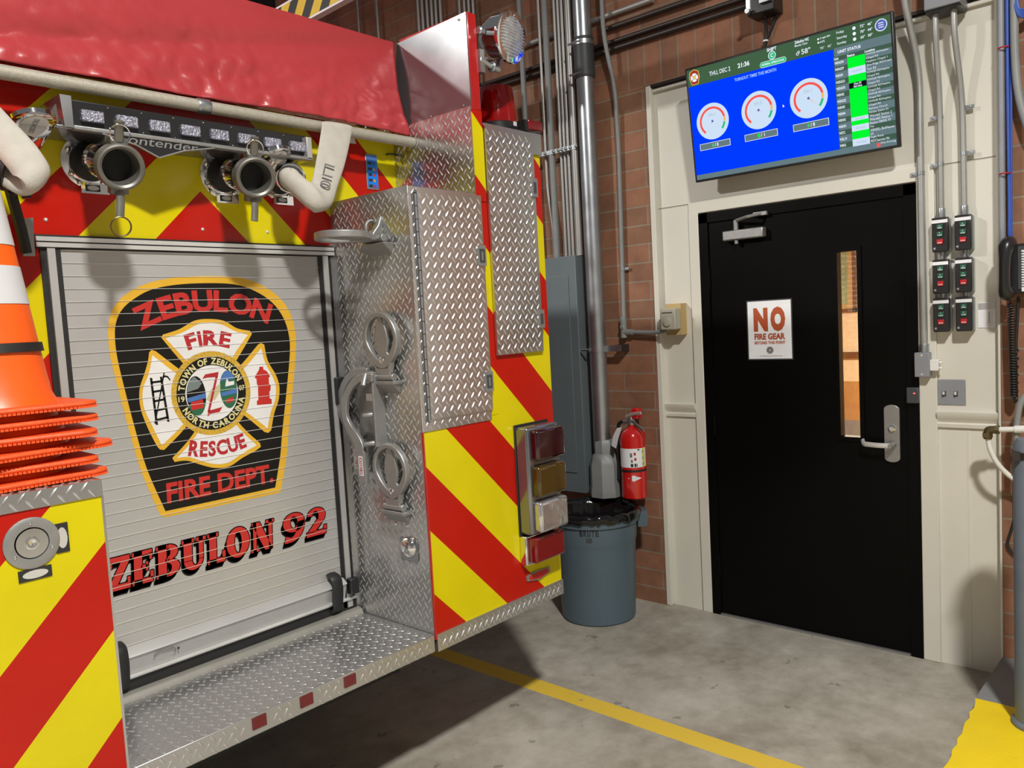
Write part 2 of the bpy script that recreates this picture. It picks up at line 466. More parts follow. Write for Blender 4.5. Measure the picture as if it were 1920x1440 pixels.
    def glyphs_on_arc(s, body, A, B, C, h, m, nrm, off=0.0, wide=1.0, gap=0.12):
        # letters along the circle through A, B, C lying in the plane with normal nrm (towards the viewer)
        A, B, C, nrm = V(A), V(B), V(C), V(nrm).normalized()
        a, b = B - A, C - A; ab = a.cross(b)
        cen = A + (ab.cross(a) * b.length_squared + b.cross(ab) * a.length_squared) / (2 * ab.length_squared)
        R = (A - cen).length
        ccw = ab.dot(nrm) > 0
        e1 = (A - cen).normalized(); e2 = nrm.cross(e1) * (1 if ccw else -1)
        tot = math.atan2((C - cen).dot(e2), (C - cen).dot(e1)) % (2 * pi)
        W = []
        for ch in body:
            if ch == ' ': W.append(0.45); continue
            vs, _ = text_geo(ch, off); y = max(p[1] for p in vs) - min(p[1] for p in vs)
            W.append((max(p[0] for p in vs) - min(p[0] for p in vs)) / 0.70)
        need = sum(W) + gap * (len(W) - 1); unit = tot / (need - W[0] / 2 - W[-1] / 2)
        pos = -W[0] / 2
        for ch, wd in zip(body, W):
            mid = (pos + wd / 2) * unit
            if ch != ' ':
                d = e1 * cos(mid) + e2 * sin(mid); p = cen + d * R
                t = (e2 * cos(mid) - e1 * sin(mid)); up = nrm.cross(t)
                hw = wd * unit * R / 2 * wide
                if ch in 'I1': hw = min(hw, 0.12 * h)
                s.text(ch, p - t * hw + up * h / 2, p - t * hw - up * h / 2, p + t * hw - up * h / 2, m, off)
            pos += wd + gap
        return s

    def lugs(s, O, U, W, n, w_, h_, m, pitch=0.035, L=0.0145, wd=0.0034, ht=0.0024, skip=None):
        # raised tread bars, alternate ones turned a quarter turn
        O, U, W, n = V(O), V(U).normalized(), V(W).normalized(), V(n).normalized(); vs = []; fs = []
        for q in (0, 1):
            for i in range(int(w_ / pitch) + 2):
                for j in range(int(h_ / pitch) + 2):
                    x, y = (i + 0.5 * q) * pitch + 0.008, (j + 0.5 * q) * pitch + 0.008
                    if not (0.004 < x < w_ - 0.004 and 0.004 < y < h_ - 0.004): continue
                    if skip and skip(x, y): continue
                    a = radians(52 if q else -52); du, dv = U * cos(a) + W * sin(a), -U * sin(a) + W * cos(a)
                    c = O + U * x + W * y; k = len(vs)
                    for t, ww in ((-1, 0), (-0.55, 0.95), (0.55, 0.95), (1, 0), (0.55, -0.95), (-0.55, -0.95)):
                        vs.append(c + du * (t * L) + dv * (ww * wd))
                    vs += [c + du * (-0.62 * L) + n * ht, c + du * (0.62 * L) + n * ht]
                    fs += [tuple(k + z for z in f) for f in ((0, 1, 6), (1, 2, 7, 6), (2, 3, 7), (3, 4, 7), (4, 5, 6, 7), (5, 0, 6))]
        return s.add(vs, fs, m, False) if vs else s

    def build(s, name, parent=None, bevel=0.0, sharp=38, keep=False):
        me = bpy.data.meshes.new(name)
        base = V((0, 0, 0))
        if parent is None and not keep:
            xs = [p.x for p in s.v]; ys = [p.y for p in s.v]; zs = [p.z for p in s.v]
            base = V(((min(xs) + max(xs)) / 2, (min(ys) + max(ys)) / 2, min(zs)))
        me.from_pydata([tuple(p - base) for p in s.v], [], s.f)
        for m in s.mats: me.materials.append(MATS[m])
        me.polygons.foreach_set('material_index', s.mi)
        me.polygons.foreach_set('use_smooth', s.sm)
        bm = bmesh.new(); bm.from_mesh(me); bmesh.ops.recalc_face_normals(bm, faces=bm.faces[:]); bm.to_mesh(me); bm.free()
        me.set_sharp_from_angle(angle=radians(sharp)); me.update()
        o = bpy.data.objects.new(name, me); COL.objects.link(o)
        if parent is not None:
            o.parent = parent; off = parent; acc = V(parent.location)
            while off.parent is not None: off = off.parent; acc += V(off.location)
            o.location = -acc
        else: o.location = base
        if bevel:
            bv = o.modifiers.new('edge_round', 'BEVEL'); bv.width = bevel; bv.segments = 2; bv.limit_method = 'ANGLE'; bv.angle_limit = radians(50)
            bv.harden_normals = False
        return o


def tag(o, label, cat, group=None):
    o['label'] = label; o['category'] = cat
    if group: o['group'] = group
    return o


def thing(name, loc, label, cat, group=None):
    o = bpy.data.objects.new(name, None); COL.objects.link(o); o.location = loc; o.empty_display_size = 0.1
    return tag(o, label, cat, group)


def struct(mb, name, parent=None, **k):
    o = mb.build(name, parent, keep=True, **k)
    if parent is None: o['kind'] = 'structure'
    return o


def copy_tree(o, loc, label, group=None):
    r = o.copy(); COL.objects.link(r); r.location = loc; r['label'] = label
    if group: r['group'] = group
    for ch in list(o.children):
        c = ch.copy(); COL.objects.link(c); c.parent = r
        for g in list(ch.children):
            d = g.copy(); COL.objects.link(d); d.parent = c
    return r


X1, Y1, Z1 = V((1, 0, 0)), V((0, 1, 0)), V((0, 0, 1))

# ================================================================== the setting
WB, WC = 3.88, 3.92                       # brick face, cream face
struct(MB().add([(-7, -7, 0), (10.4, -7, 0), (10.4, 11, 0), (-7, 11, 0)], [(0, 1, 2, 3)], 'stained_concrete', False), 'floor')
b = MB()
b.box((WB, 2.385, 0), (WB + 0.2, 10.5, 5.2), 'red_brick').box((WB, -0.35, 0), (WB + 0.2, 0.708, 5.2), 'red_brick').box((WB, -7.0, 0), (WB + 0.2, -0.35, 5.2), 'bay_paint')
b.box((WB, 0.708, 2.905), (WB + 0.2, 2.385, 5.2), 'red_brick')
struct(b, 'wall_right')
struct(MB().box((-7.2, -7.2, 0), (4.08, -7.0, 5.2), 'bay_paint'), 'wall_near'); struct(MB().box((-7.2, -7.0, 0), (-7.0, 11, 5.2), 'bay_paint'), 'wall_left')
b = MB()                                   # cream infill around the door
for y0, y1, z0, z1 in ((2.106, 2.385, 0, 2.24), (0.708, 1.037, 0, 2.24), (0.708, 2.385, 2.244, 2.905), (1.037, 2.106, 2.18, 2.24)):
    b.box((WC, y0, z0), (WC + 0.08, y1, z1), 'cream_paint')
struct(b, 'wall_infill')
b = MB(); b.box((WB + 0.002, 2.352, 0), (WC + 0.002, 2.384, 2.904), 'cream_paint').box((WB + 0.006, 0.709, 0), (WC + 0.002, 0.722, 2.904), 'cream_paint')
b.box((WB + 0.02, 0.722, 2.868), (WC + 0.002, 2.352, 2.885), 'cream_paint')
struct(b, 'trim_1', bevel=0.004)
b = MB(); b.box((WC - 0.014, 2.108, 0), (WC, 2.165, 2.19), 'cream_paint').box((WC - 0.014, 0.962, 0), (WC, 1.035, 2.25), 'cream_paint')
b.box((WC - 0.012, 1.0, 2.185), (WC, 2.165, 2.25), 'cream_paint')
struct(b, 'trim_2', bevel=0.003)
b = MB()                                   # chair rails
for y0, y1 in ((2.165, 2.352), (0.722, 0.962)):
    prof = [(0, 1.088), (0.012, 1.09), (0.014, 1.106), (0.008, 1.112), (0.016, 1.128), (0.026, 1.142), (0.028, 1.160), (0, 1.166)]
    b.prism([(WC - d, y0, z) for d, z in prof], (0, y1 - y0, 0), 'cream_paint')
struct(b, 'trim_3')
b = MB()                                   # battens and plank seams of the lower panels
for y in (0.842,):
    b.box((WC - 0.0015, y - 0.004, 0.01), (WC + 0.001, y + 0.004, 1.085), 'cream_paint')
for y0, y1 in ((2.165, 2.352), (0.722, 0.962)):
    b.box((WC - 0.001, y0, 2.2385), (WC + 0.0005, y1, 2.2415), 'beige_box')
struct(b, 'trim_4')
b = MB(); b.box((WB + 0.004, 0.66, 2.893), (WC, 2.44, 2.907), 'black_iron'); struct(b, 'trim_5')

# raised pad in the corner by the bollard
b = MB()
edge = [(3.879, 0.712), (3.70, 0.722), (3.41, 0.722)]
b.prism([(3.879, -1.5, 0), (3.879, 0.712, 0), (3.41, 0.720, 0), (3.41, -1.5, 0)], (0, 0, 0.1), 'curb_grey')
zz = [(3.41, 0.720)]
for i in range(1, 22):
    x = 3.41 - i * 0.045; zz.append((x, 0.715 - 0.0016 * i + random.uniform(-0.008, 0.008)))
b.prism([(3.409, -1.5, 0)] + [(3.409, 0.720, 0)] + [(x, y, 0) for x, y in zz[1:]] + [(zz[-1][0], -1.5, 0)], (0, 0, 0.1), 'curb_yellow')
struct(b, 'floor_pad')

# the door
b = MB()
b.box((WC - 0.012, 2.056, 0), (WC + 0.09, 2.106, 2.18), 'black_gloss').box((WC - 0.012, 1.037, 0), (WC + 0.09, 1.088, 2.18), 'black_gloss')
b.box((WC - 0.012, 1.037, 2.13), (WC + 0.09, 2.106, 2.18), 'black_gloss')
door = struct(b, 'door_1'); door['kind'] = 'structure'
wy0, wy1, wz0, wz1 = 1.298, 1.388, 1.024, 1.908
b = MB(); lx0, lx1 = WC - 0.002, WC + 0.043
for y0, y1, z0, z1 in ((1.0895, wy0, 0.010, 2.129), (wy1, 2.0545, 0.010, 2.129), (wy0, wy1, 0.010, wz0), (wy0, wy1, wz1, 2.129)):
    b.box((lx0, y0, z0), (lx1, y1, z1), 'black_gloss')
b.build('door_leaf', door)
b = MB()                                   # bead around the vision panel
for y0, y1, z0, z1 in ((wy0 - 0.02, wy0, wz0 - 0.02, wz1 + 0.02), (wy1, wy1 + 0.02, wz0 - 0.02, wz1 + 0.02), (wy0, wy1, wz0 - 0.02, wz0), (wy0, wy1, wz1, wz1 + 0.02)):
    b.box((lx0 - 0.008, y0, z0), (lx0 + 0.002, y1, z1), 'black_gloss')
b.build('window_bead', door)
MB().box((WC + 0.018, wy0, wz0), (WC + 0.024, wy1, wz1), 'pane_glass').build('window_pane', door)
b = MB()                                   # lever set
hx = lx0
b.prism([(hx, 1.155 + 0.034 * cos(t), z + 0.02 * s_ * abs(sin(t))) for s_, z, ts in ((1, 1.165, [k * pi / 8 for k in range(9)]), (-1, 0.935, [pi + k * pi / 8 for k in range(9)])) for t in ts], (-0.016, 0, 0), 'cast_aluminium')
h = b.build('door_handle', door, bevel=0.003)
b = MB(); b.lathe([(0.014, 0), (0.014, 0.035), (0.010, 0.04), (0.010, 0.055)], (hx - 0.014, 1.148, 1.0), (-1, 0, 0), 'cast_aluminium')
b.tube(fillet([(hx - 0.058, 1.148, 1.0), (hx - 0.064, 1.20, 1.0), (hx - 0.060, 1.268, 1.003), (hx - 0.045, 1.276, 1.02)], 0.02), [0.012] * 12 + [0.011] * 2, 'bright_aluminium', 10, flat=0.6)
b.build('lever', h)
MB().lathe([(0.016, 0), (0.016, 0.008), (0.011, 0.012)], (hx - 0.016, 1.152, 1.075), (-1, 0, 0), 'chrome').build('lock_cylinder', h)
b = MB()                                   # closer
b.box((hx - 0.045, 1.735, 2.02), (hx, 1.955, 2.07), 'cast_aluminium'); cl = b.build('door_closer', door, bevel=0.006)
b = MB(); b.lathe([(0.013, 0), (0.013, 0.05)], (hx - 0.028, 1.885, 2.07), (0, 0, 1), 'cast_aluminium')
b.tube([(hx - 0.03, 1.885, 2.118), (hx - 0.075, 1.80, 2.125), (hx - 0.02, 1.745, 2.138)], 0.008, 'cast_aluminium', 8)
b.box((hx - 0.03, 1.72, 2.128), (hx, 1.79, 2.146), 'cast_aluminium').lathe([(0.01, 0), (0.01, 0.018)], (hx - 0.028, 1.885, 2.0), (0, 0, 1), 'cast_aluminium')
b.build('closer_arm', cl)
for z in (1.83, 1.05, 0.28):
    MB().tube([(hx - 0.004, 2.056, z - 0.055), (hx - 0.004, 2.056, z + 0.055)], 0.006, 'black_gloss', 8).build('hinge', door)
MB().box((WC - 0.02, 1.092, 0), (WC + 0.06, 2.056, 0.01), 'cast_aluminium').build('threshold', door)

# the lit room beyond the door
hxw = 10.3
b = MB(); b.box((hxw, 0.0, 0.69), (hxw + 0.1, 7.0, 3.0), 'hall_cream'); struct(b, 'wall_beyond')
b = MB(); b.box((hxw - 0.02, 0.0, 0.2), (hxw + 0.1, 7.0, 0.69), 'hall_wood').box((hxw - 0.04, 0, 0.98), (hxw, 7, 1.06), 'hall_dark_wood'); struct(b, 'trim_6')
b = MB(); b.box((hxw - 0.03, 0.0, 0.0), (hxw - 0.0, 7.0, 0.2), 'box_grey'); struct(b, 'baseboard_beyond')
b = MB(); b.box((4.1, 0, 0.001), (hxw, 7, 0.006), 'hall_wood'); struct(b, 'floor_beyond')
b = MB(); b.box((4.08, -0.1, 3.0), (hxw, 7.1, 3.1), 'paper_white'); struct(b, 'ceiling_beyond')
b = MB(); b.box((4.08, 7.0, 0), (hxw, 7.1, 3.0), 'hall_cream').box((4.08, -0.1, 0), (hxw, 0.0, 3.0), 'hall_cream'); struct(b, 'wall_beyond_side')
pf = thing('framed_map', (hxw - 0.03, 3.75, 1.58), 'wood framed green map on the wall beyond the door window', 'picture')
p0, p1, pz0, pz1 = 3.42, 4.30, 1.56, 2.45
MB().box((hxw - 0.02, p0 + 0.09, pz0 + 0.09), (hxw - 0.006, p1 - 0.09, pz1 - 0.09), 'map_green').build('map_sheet', pf)
b = MB()
for y0, y1, z0, z1 in ((p0 + 0.03, p0 + 0.1, pz0 + 0.03, pz1), (p1 - 0.1, p1 - 0.03, pz0 + 0.03, pz1), (p0 + 0.1, p1 - 0.1, pz0 + 0.03, pz0 + 0.1), (p0 + 0.1, p1 - 0.1, pz1 - 0.1, pz1)):
    b.box((hxw - 0.03, y0, z0), (hxw - 0.004, y1, z1), 'tan_board')
b.build('mat_border', pf)
b = MB()
for y0, y1, z0, z1 in ((p0, p0 + 0.04, pz0, pz1 + 0.03), (p1 - 0.04, p1, pz0, pz1 + 0.03), (p0, p1, pz0, pz0 + 0.04), (p0, p1, pz1 - 0.01, pz1 + 0.03)):
    b.box((hxw - 0.045, y0, z0), (hxw - 0.002, y1, z1), 'hall_dark_wood')
b.build('frame', pf)

# ================================================================== the fire truck
R, RB = 2.0, 2.42                          # rear plane, recessed plane
XL, XA, XR, XC = 0.742, 1.768, 2.465, 2.095
truck = thing('fire_truck', (1.28, 5.0, 0), 'red fire truck backed in with red and yellow chevron rear', 'fire truck')


def part(mb, name, parent=None, **k):
    return mb.build(name, parent or truck, **k)


b = MB(); b.box((0.11, RB + 0.02, 0.62), (XR - 0.005, 8.6, 1.31), 'red_paint').box((0.11, RB + 0.02, 1.31), (XR - 0.005, 8.6, 2.30), 'red_paint')
b.box((0.42, RB + 0.03, 2.30), (2.09, 6.5, 2.34), 'red_paint')
part(b, 'body_shell')
b = MB(); b.box((0.5, R + 0.4, 0.40), (0.62, 8.8, 0.56), 'chassis_black').box((1.9, R + 0.4, 0.40), (2.02, 8.8, 0.56), 'chassis_black')
b.box((0.3, R + 0.45, 0.5), (2.3, 8.6, 0.615), 'chassis_black').box((0.5, 5.15, 0.42), (2.0, 5.35, 0.56), 'chassis_black')
part(b, 'chassis_frame')
for x in (0.30, 2.27):
    b = MB(); b.lathe([(0.24, -0.14), (0.46, -0.15), (0.51, -0.12), (0.51, 0.12), (0.46, 0.15), (0.24, 0.14)], (x, 5.25, 0.511), (1, 0, 0), 'tread_rubber', 32)
    part(b, 'wheel')
# rear panel behind the recess, chevron sheeting
part(MB().box((0.11, RB, 1.31), (2.095, RB + 0.02, 2.42), 'chevron_sheeting'), 'rear_panel')
for px, py in ((86, 412), (380, 430), (501, 435), (655, 430)):
    p = onY(px, py, RB)
    part(MB().dome((p.x, RB, p.z), (0, -1, 0), 0.006, 0.005, 'bright_aluminium', 10, 3), 'panel_screw')
# lower left body
part(MB().box((0.11, R, 0.60), (XL, RB + 0.03, 1.305), 'chevron_sheeting_left'), 'left_compartment')
b = MB(); b.box((0.11, R - 0.004, 1.305), (XL + 0.004, RB + 0.01, 1.345), 'diamond_plate')
b.lugs((0.12, R - 0.004, 1.308), X1, Z1, -Y1, 0.62, 0.036, 'lug_metal', pitch=0.033)
b.lugs((0.12, R, 1.345), X1, Y1, Z1, 0.62, 0.4, 'lug_metal')
part(b, 'compartment_top')
part(MB().box((0.11, R - 0.002, 0.56), (XL + 0.002, R + 0.03, 0.60), 'diamond_plate'), 'bottom_trim')
part(MB().box((XL, R - 0.001, 0.60), (XL + 0.006, RB, 1.305), 'diamond_plate'), 'recess_edge_trim')
# recessed round fixture and its two name plates
c = V((0.586, R, 1.229))
b = MB(); b.lathe([(0.058, 0), (0.058, 0.004), (0.050, 0.007), (0.036, 0.005), (0.034, -0.0)], c, -Y1, 'cast_aluminium', 32)
fx = part(b, 'pull_fixture')
b = MB(); b.lathe([(0.033, 0.003), (0.026, 0.0022), (0.016, 0.0015), (0.014, 0.004), (0.006, 0.005), (0.005, 0.0045)], c - Y1 * 0.003, -Y1, 'chrome', 28); b.build('socket_bowl', fx)
for a in (90, 215, 335):
    MB().dome(c + V((cos(radians(a)) * 0.044, -0.006, sin(radians(a)) * 0.044)), -Y1, 0.004, 0.003, 'chrome', 8, 3).build('screw', fx)
for (cx, cz, hw, hh) in ((0.649, 1.226, 0.014, 0.034), (0.587, 1.158, 0.034, 0.013)):
    b = MB(); b.box((cx - hw, R - 0.003, cz - hh), (cx + hw, R, cz + hh), 'print_black')
    b.poly([(cx + cos(k * pi / 8) * hw * 0.78, R - 0.0035, cz + sin(k * pi / 8) * hh * 0.72) for k in range(16)], 'bright_aluminium')
    part(b, 'name_plate')

# right body: chevron face, skirt, recess side of tread plate
part(MB().box((XA + 0.004, R, 0.60), (XR, RB + 0.03, 1.312), 'chevron_sheeting'), 'right_compartment')
part(MB().box((XA + 0.001, R - 0.002, 0.60), (XA + 0.007, R + 0.004, 1.312), 'red_paint'), 'corner_edge')
b = MB(); b.box((XA + 0.006, R - 0.005, 0.558), (XR + 0.004, R + 0.03, 0.618), 'diamond_plate')
b.lugs((XA + 0.012, R - 0.005, 0.560), X1, Z1, -Y1, XR - XA - 0.01, 0.056, 'lug_metal', pitch=0.03)
part(b, 'bottom_trim')
b = MB(); b.box((XA, R + 0.004, 0.60), (XA + 0.006, RB + 0.005, 2.127), 'tread_plate')
b.lugs((XA, R + 0.01, 0.622), Y1, Z1, -X1, RB - R - 0.02, 1.50, 'lug_metal', pitch=0.034)
part(b, 'recess_side_plate')
part(MB().box((1.752, RB - 0.004, 0.60), (XA + 0.002, RB + 0.002, 1.98), 'diamond_plate'), 'recess_corner_trim')
# storage box with hinged door
b = MB(); b.box((XA + 0.001, R - 0.004, 1.312), (2.108, RB, 2.127), 'diamond_plate')
b.lugs((XA, R - 0.004, 1.314), X1, Z1, -Y1, 0.335, 0.81, 'lug_metal', skip=lambda x, y: x > 0.035 and y > 0.045)
sb = part(b, 'storage_box', bevel=0.002)
b = MB(); b.box((1.803, R - 0.012, 1.352), (2.108, R - 0.004, 2.118), 'diamond_plate')
b.lugs((1.806, R - 0.012, 1.354), X1, Z1, -Y1, 0.30, 0.762, 'lug_metal')
bd = b.build('box_door', sb)
b = MB(); b.tube([(1.796, R - 0.010, 1.345), (1.796, R - 0.010, 2.105)], 0.0045, 'black_iron', 8)
b.box((1.790, R - 0.0055, 1.345), (1.803, R - 0.004, 2.105), 'cast_aluminium')
for k in range(18): b.tube([(1.796, R - 0.011, 1.347 + k * 0.042), (1.796, R - 0.011, 1.386 + k * 0.042)], 0.0045, 'galvanised', 8)
b.build('piano_hinge', sb)
for z in (1.905, 1.455):
    b = MB(); b.box((2.072, R - 0.018, z - 0.036), (2.112, R - 0.012, z + 0.036), 'cast_aluminium')
    b.band([(2.078, R - 0.020, z - 0.024), (2.104, R - 0.020, z - 0.024), (2.104, R - 0.020, z + 0.024), (2.078, R - 0.020, z + 0.024)],
           [(2.086, R - 0.020, z - 0.016), (2.098, R - 0.020, z - 0.016), (2.098, R - 0.020, z + 0.016), (2.086, R - 0.020, z + 0.016)], 'dark_grey_paint')
    b.build('door_latch', sb)
# corner column
part(MB().box((XC + 0.013, R, 1.312), (XR, RB + 0.03, 2.370), 'chevron_sheeting'), 'corner_column')
b = MB(); b.box((2.092, R - 0.006, 2.10), (2.143, R + 0.006, 2.42), 'chevron_sheeting')
b.box((2.104, R - 0.002, 1.33), (2.146, R + 0.001, 2.10), 'chevron_sheeting')
part(b, 'column_edge')
b = MB(); b.box((2.097, R - 0.006, 2.42), (2.143, RB - 0.06, 2.756), 'red_paint'); part(b, 'hose_bed_side', bevel=0.004)
b = MB(); b.prism([(2.092, R - 0.004, 2.43), (2.092, R - 0.004, 2.752), (2.092, 2.365, 2.742), (2.092, RB, 2.43)], (0.005, 0, 0), 'smooth_aluminium'); part(b, 'bed_side_lining')
b = MB(); b.box((2.089, R - 0.004, 2.127), (2.095, RB, 2.431), 'diamond_plate')
b.lugs((2.089, R, 2.13), Y1, Z1, -X1, 0.42, 0.30, 'lug_metal'); part(b, 'bed_side_tread')
for y, z in ((2.03, 2.735), (2.03, 2.44), (2.2, 2.437), (2.03, 2.415)): part(MB().dome((2.0905, y, z), -X1, 0.005, 0.004, 'chrome', 8, 3), 'rivet')
b = MB(); b.box((2.148, R - 0.014, 1.545), (2.412, R - 0.004, 2.372), 'diamond_plate').box((2.158, R - 0.004, 1.56), (2.402, R + 0.001, 2.36), 'diamond_plate')
b.lugs((2.15, R - 0.014, 1.548), X1, Z1, -Y1, 0.26, 0.82, 'lug_metal', pitch=0.036)
fd = part(b, 'column_door')
for z in (2.17, 1.67):
    b = MB(); b.box((2.388, R - 0.022, z - 0.035), (2.418, R - 0.014, z + 0.035), 'cast_aluminium').box((2.394, R - 0.024, z - 0.02), (2.408, R - 0.02, z + 0.02), 'dark_grey_paint'); b.build('door_latch', fd)
b = MB()
for z in (2.31, 2.05, 1.80, 1.58): b.dome((2.156, R - 0.014, z), -Y1, 0.004, 0.004, 'dark_grey_paint', 8, 3)
b.build('rivet_row', fd)
b = MB(); b.box((2.145, R - 0.008, 2.370), (XR + 0.004, RB + 0.02, 2.380), 'diamond_plate').box((2.41, R - 0.010, 2.30), (XR + 0.003, R, 2.380), 'diamond_plate')
b.lugs((2.15, R, 2.38), X1, Y1, Z1, 0.3, 0.4, 'lug_metal'); part(b, 'column_cap')
# tailboard with three reflectors
b = MB(); b.box((XL + 0.004, R, 0.56), (XA - 0.002, RB, 0.62), 'tread_plate')
b.lugs((XL + 0.01, R + 0.006, 0.62), X1, Y1, Z1, XA - XL - 0.02, RB - R - 0.02, 'lug_metal', pitch=0.037, ht=0.0032)
b.lugs((XL + 0.01, R, 0.562), X1, Z1, -Y1, XA - XL - 0.02, 0.056, 'lug_metal', pitch=0.034,
       skip=lambda x, y: any(abs(x + XL + 0.01 - q) < 0.035 for q in (1.41, 1.254, 1.10)))
tb = part(b, 'tailboard', bevel=0.003)
for x in (1.410, 1.254, 1.100):
    MB().box((x - 0.022, R - 0.004, 0.578), (x + 0.022, R, 0.612), 'reflector_red').build('reflector', tb, bevel=0.002)
b = MB(); b.box((XL, R + 0.2, 0.44), (XA, RB + 0.2, 0.56), 'chassis_black'); part(b, 'tailboard_bracket')

# roller shutter ------------------------------------------------------
b = MB(); ys = RB - 0.004
s0, s1, zb, zt, pit = 0.850, 1.700, 0.742, 1.932, 0.0362
nsl = int((zt - zb) / pit) + 1
for i in range(nsl):
    z0 = zt - (i + 1) * pit; z1 = zt - i * pit
    z0 = max(z0, zb)
    if z1 - z0 < 0.004: continue
    vs = []; seq = [(z0, 0.0010), (z0 + 0.0010, 0.0001), ((z0 + z1) / 2, 0.0), (z1 - 0.0010, 0.0001), (z1, 0.0010)]
    for x in (s0, s1): vs += [(x, ys + d, z) for z, d in seq]
    b.add(vs, [(k, k + 1, k + 6, k + 5) for k in range(4)], 'satin_aluminium', True)
b.box((s0, ys + 0.004, zb), (s1, ys + 0.012, zt), 'ink_grey')
rs = part(b, 'roller_shutter', sharp=4)
b = MB()
for i in range(nsl):
    z = zt - i * pit
    if z - 0.002 < zb: break
    b.box((s0, ys - 0.0022, z - 0.0007), (s1, ys + 0.004, z + 0.0007), 'bright_aluminium')
o = b.build('slat_joint', rs)
b = MB()
for x0, x1, mm, dy in ((0.800, 0.816, 'black_rubber', 0.006), (0.816, 0.836, 'satin_aluminium', 0.014), (0.836, 0.851, 'black_rubber', 0.01)):
    b.box((x0, RB - dy, 0.65), (x1, RB + 0.004, 1.936), mm)
b.build('guide_track', rs)
b = MB()
for x0, x1, mm, dy in ((1.698, 1.713, 'black_rubber', 0.01), (1.713, 1.735, 'satin_aluminium', 0.014), (1.735, 1.752, 'black_rubber', 0.006)):
    b.box((x0, RB - dy, 0.65), (x1, RB + 0.004, 1.936), mm)
b.build('guide_track', rs)
b = MB(); b.box((0.79, RB - 0.012, 1.934), (1.762, RB + 0.004, 1.972), 'black_rubber')
b.box((0.79, RB - 0.018, 1.938), (1.762, RB - 0.01, 1.950), 'bright_aluminium').box((0.79, RB - 0.018, 1.954), (1.762, RB - 0.01, 1.966), 'bright_aluminium')
b.build('head_rail', rs)
b = MB()
b.prism([(0.83, y, z) for y, z in ((RB, 0.772), (RB - 0.030, 0.752), (RB - 0.034, 0.746), (RB - 0.028, 0.744), (RB - 0.014, 0.690), (RB, 0.690))], (0.872, 0, 0), 'satin_aluminium')
b.tube([(0.83, RB - 0.016, 0.683), (1.75, RB - 0.016, 0.683)], 0.007, 'bright_aluminium', 10)
lb = b.build('lift_bar', rs)
b = MB(); b.box((0.80, RB - 0.010, 0.640), (1.755, RB + 0.004, 0.676), 'black_rubber')  # black strip painted in for the shaded gap between lift bar and sill
b.prism([(0.79, y, z) for y, z in ((RB, 0.641), (RB - 0.026, 0.639), (RB - 0.034, 0.634), (RB - 0.040, 0.62), (RB, 0.62))], (0.97, 0, 0), 'sill_grey')
b.build('sill', rs)
for x in (0.895, 1.655):
    st = MB(); st.tube(fillet([(x, RB + 0.0, 0.792), (x, RB - 0.036, 0.785), (x, RB - 0.044, 0.74), (x, RB - 0.034, 0.668), (x, RB - 0.01, 0.652)], 0.02), 0.022, 'black_rubber', 8, flat=0.25, up=(0, 1, 0))
    st.build('strap', lb)
MB().box((1.712, RB - 0.04, 0.70), (1.752, RB - 0.01, 0.76), 'black_plastic').build('stop_block', rs, bevel=0.006)
p = onX(627, 735, 1.74)
MB().box((1.722, RB - 0.03, 1.40), (1.758, RB - 0.008, 1.50), 'black_plastic').build('keeper_block', rs, bevel=0.004)
b = MB()                                   # handling mark on the lift bar
pp = [onY(x, y, RB - 0.026) for x, y in ((288, 1231), (291, 1225), (298, 1221), (305, 1219), (316, 1216), (324, 1213), (329, 1216), (326, 1221))]
b.tube([p + V((0, -0.004, 0)) for p in pp], 0.0016, 'ink_grey', 6)
p = onY(331, 1216, RB - 0.03); b.dome(p + V((0.006, 0.0, 0)), -Y1, 0.004, 0.004, 'print_black', 8, 3)
b.build('bar_mark', lb)

# emblem on the shutter: every outline lies on the shutter face
yE = ys - 0.0004


def E_(x, y, k=0):
    p = onY(180 + x / 2.88, 480 + y / 2.88, yE); p.y = yE - 0.00012 * k; return p


def loopE(pc, k, n=4):
    # closed outline through the points, smooth between the named corners
    pts, cs = pc; q = [E_(x, y, k) for x, y in pts]; c = len(q)
    if not cs: return catmull(q, n)
    out = []
    for i, a_ in enumerate(cs):
        b_ = cs[(i + 1) % len(cs)]; ln_ = (b_ - a_) % c or c
        seg_ = [q[(a_ + j) % c] for j in range(ln_ + 1)]
        out += (catmull(seg_, n, closed=False) if len(seg_) > 2 else seg_)[:-1]
    return out


def sharpen(pts, corners): return (pts, tuple(sorted(corners)))


b = MB()
outer = [(560, 108), (760, 114), (880, 150), (985, 220), (1045, 300), (1075, 400), (1080, 500), (1065, 700), (1040, 950), (1030, 1080), (998, 1268), (985, 1280), (680, 1345), (372, 1412), (345, 1396), (250, 1180), (180, 950), (120, 720), (80, 560), (65, 440), (70, 350), (100, 270), (170, 200), (270, 150), (400, 120)]
inner = [(560, 147), (740, 152), (860, 190), (950, 250), (1010, 330), (1040, 420), (1047, 520), (1030, 720), (1005, 960), (995, 1080), (968, 1250), (680, 1313), (375, 1378), (275, 1150), (210, 930), (150, 700), (115, 550), (102, 440), (108, 360), (140, 290), (200, 235), (290, 185), (410, 158)]
b.poly(loopE(sharpen(outer, (10, 11, 13, 14)), 0), 'emblem_gold')
b.poly(loopE(sharpen(inner, (10, 12)), 1), 'emblem_black')
em = b.build('emblem', rs)
b = MB()
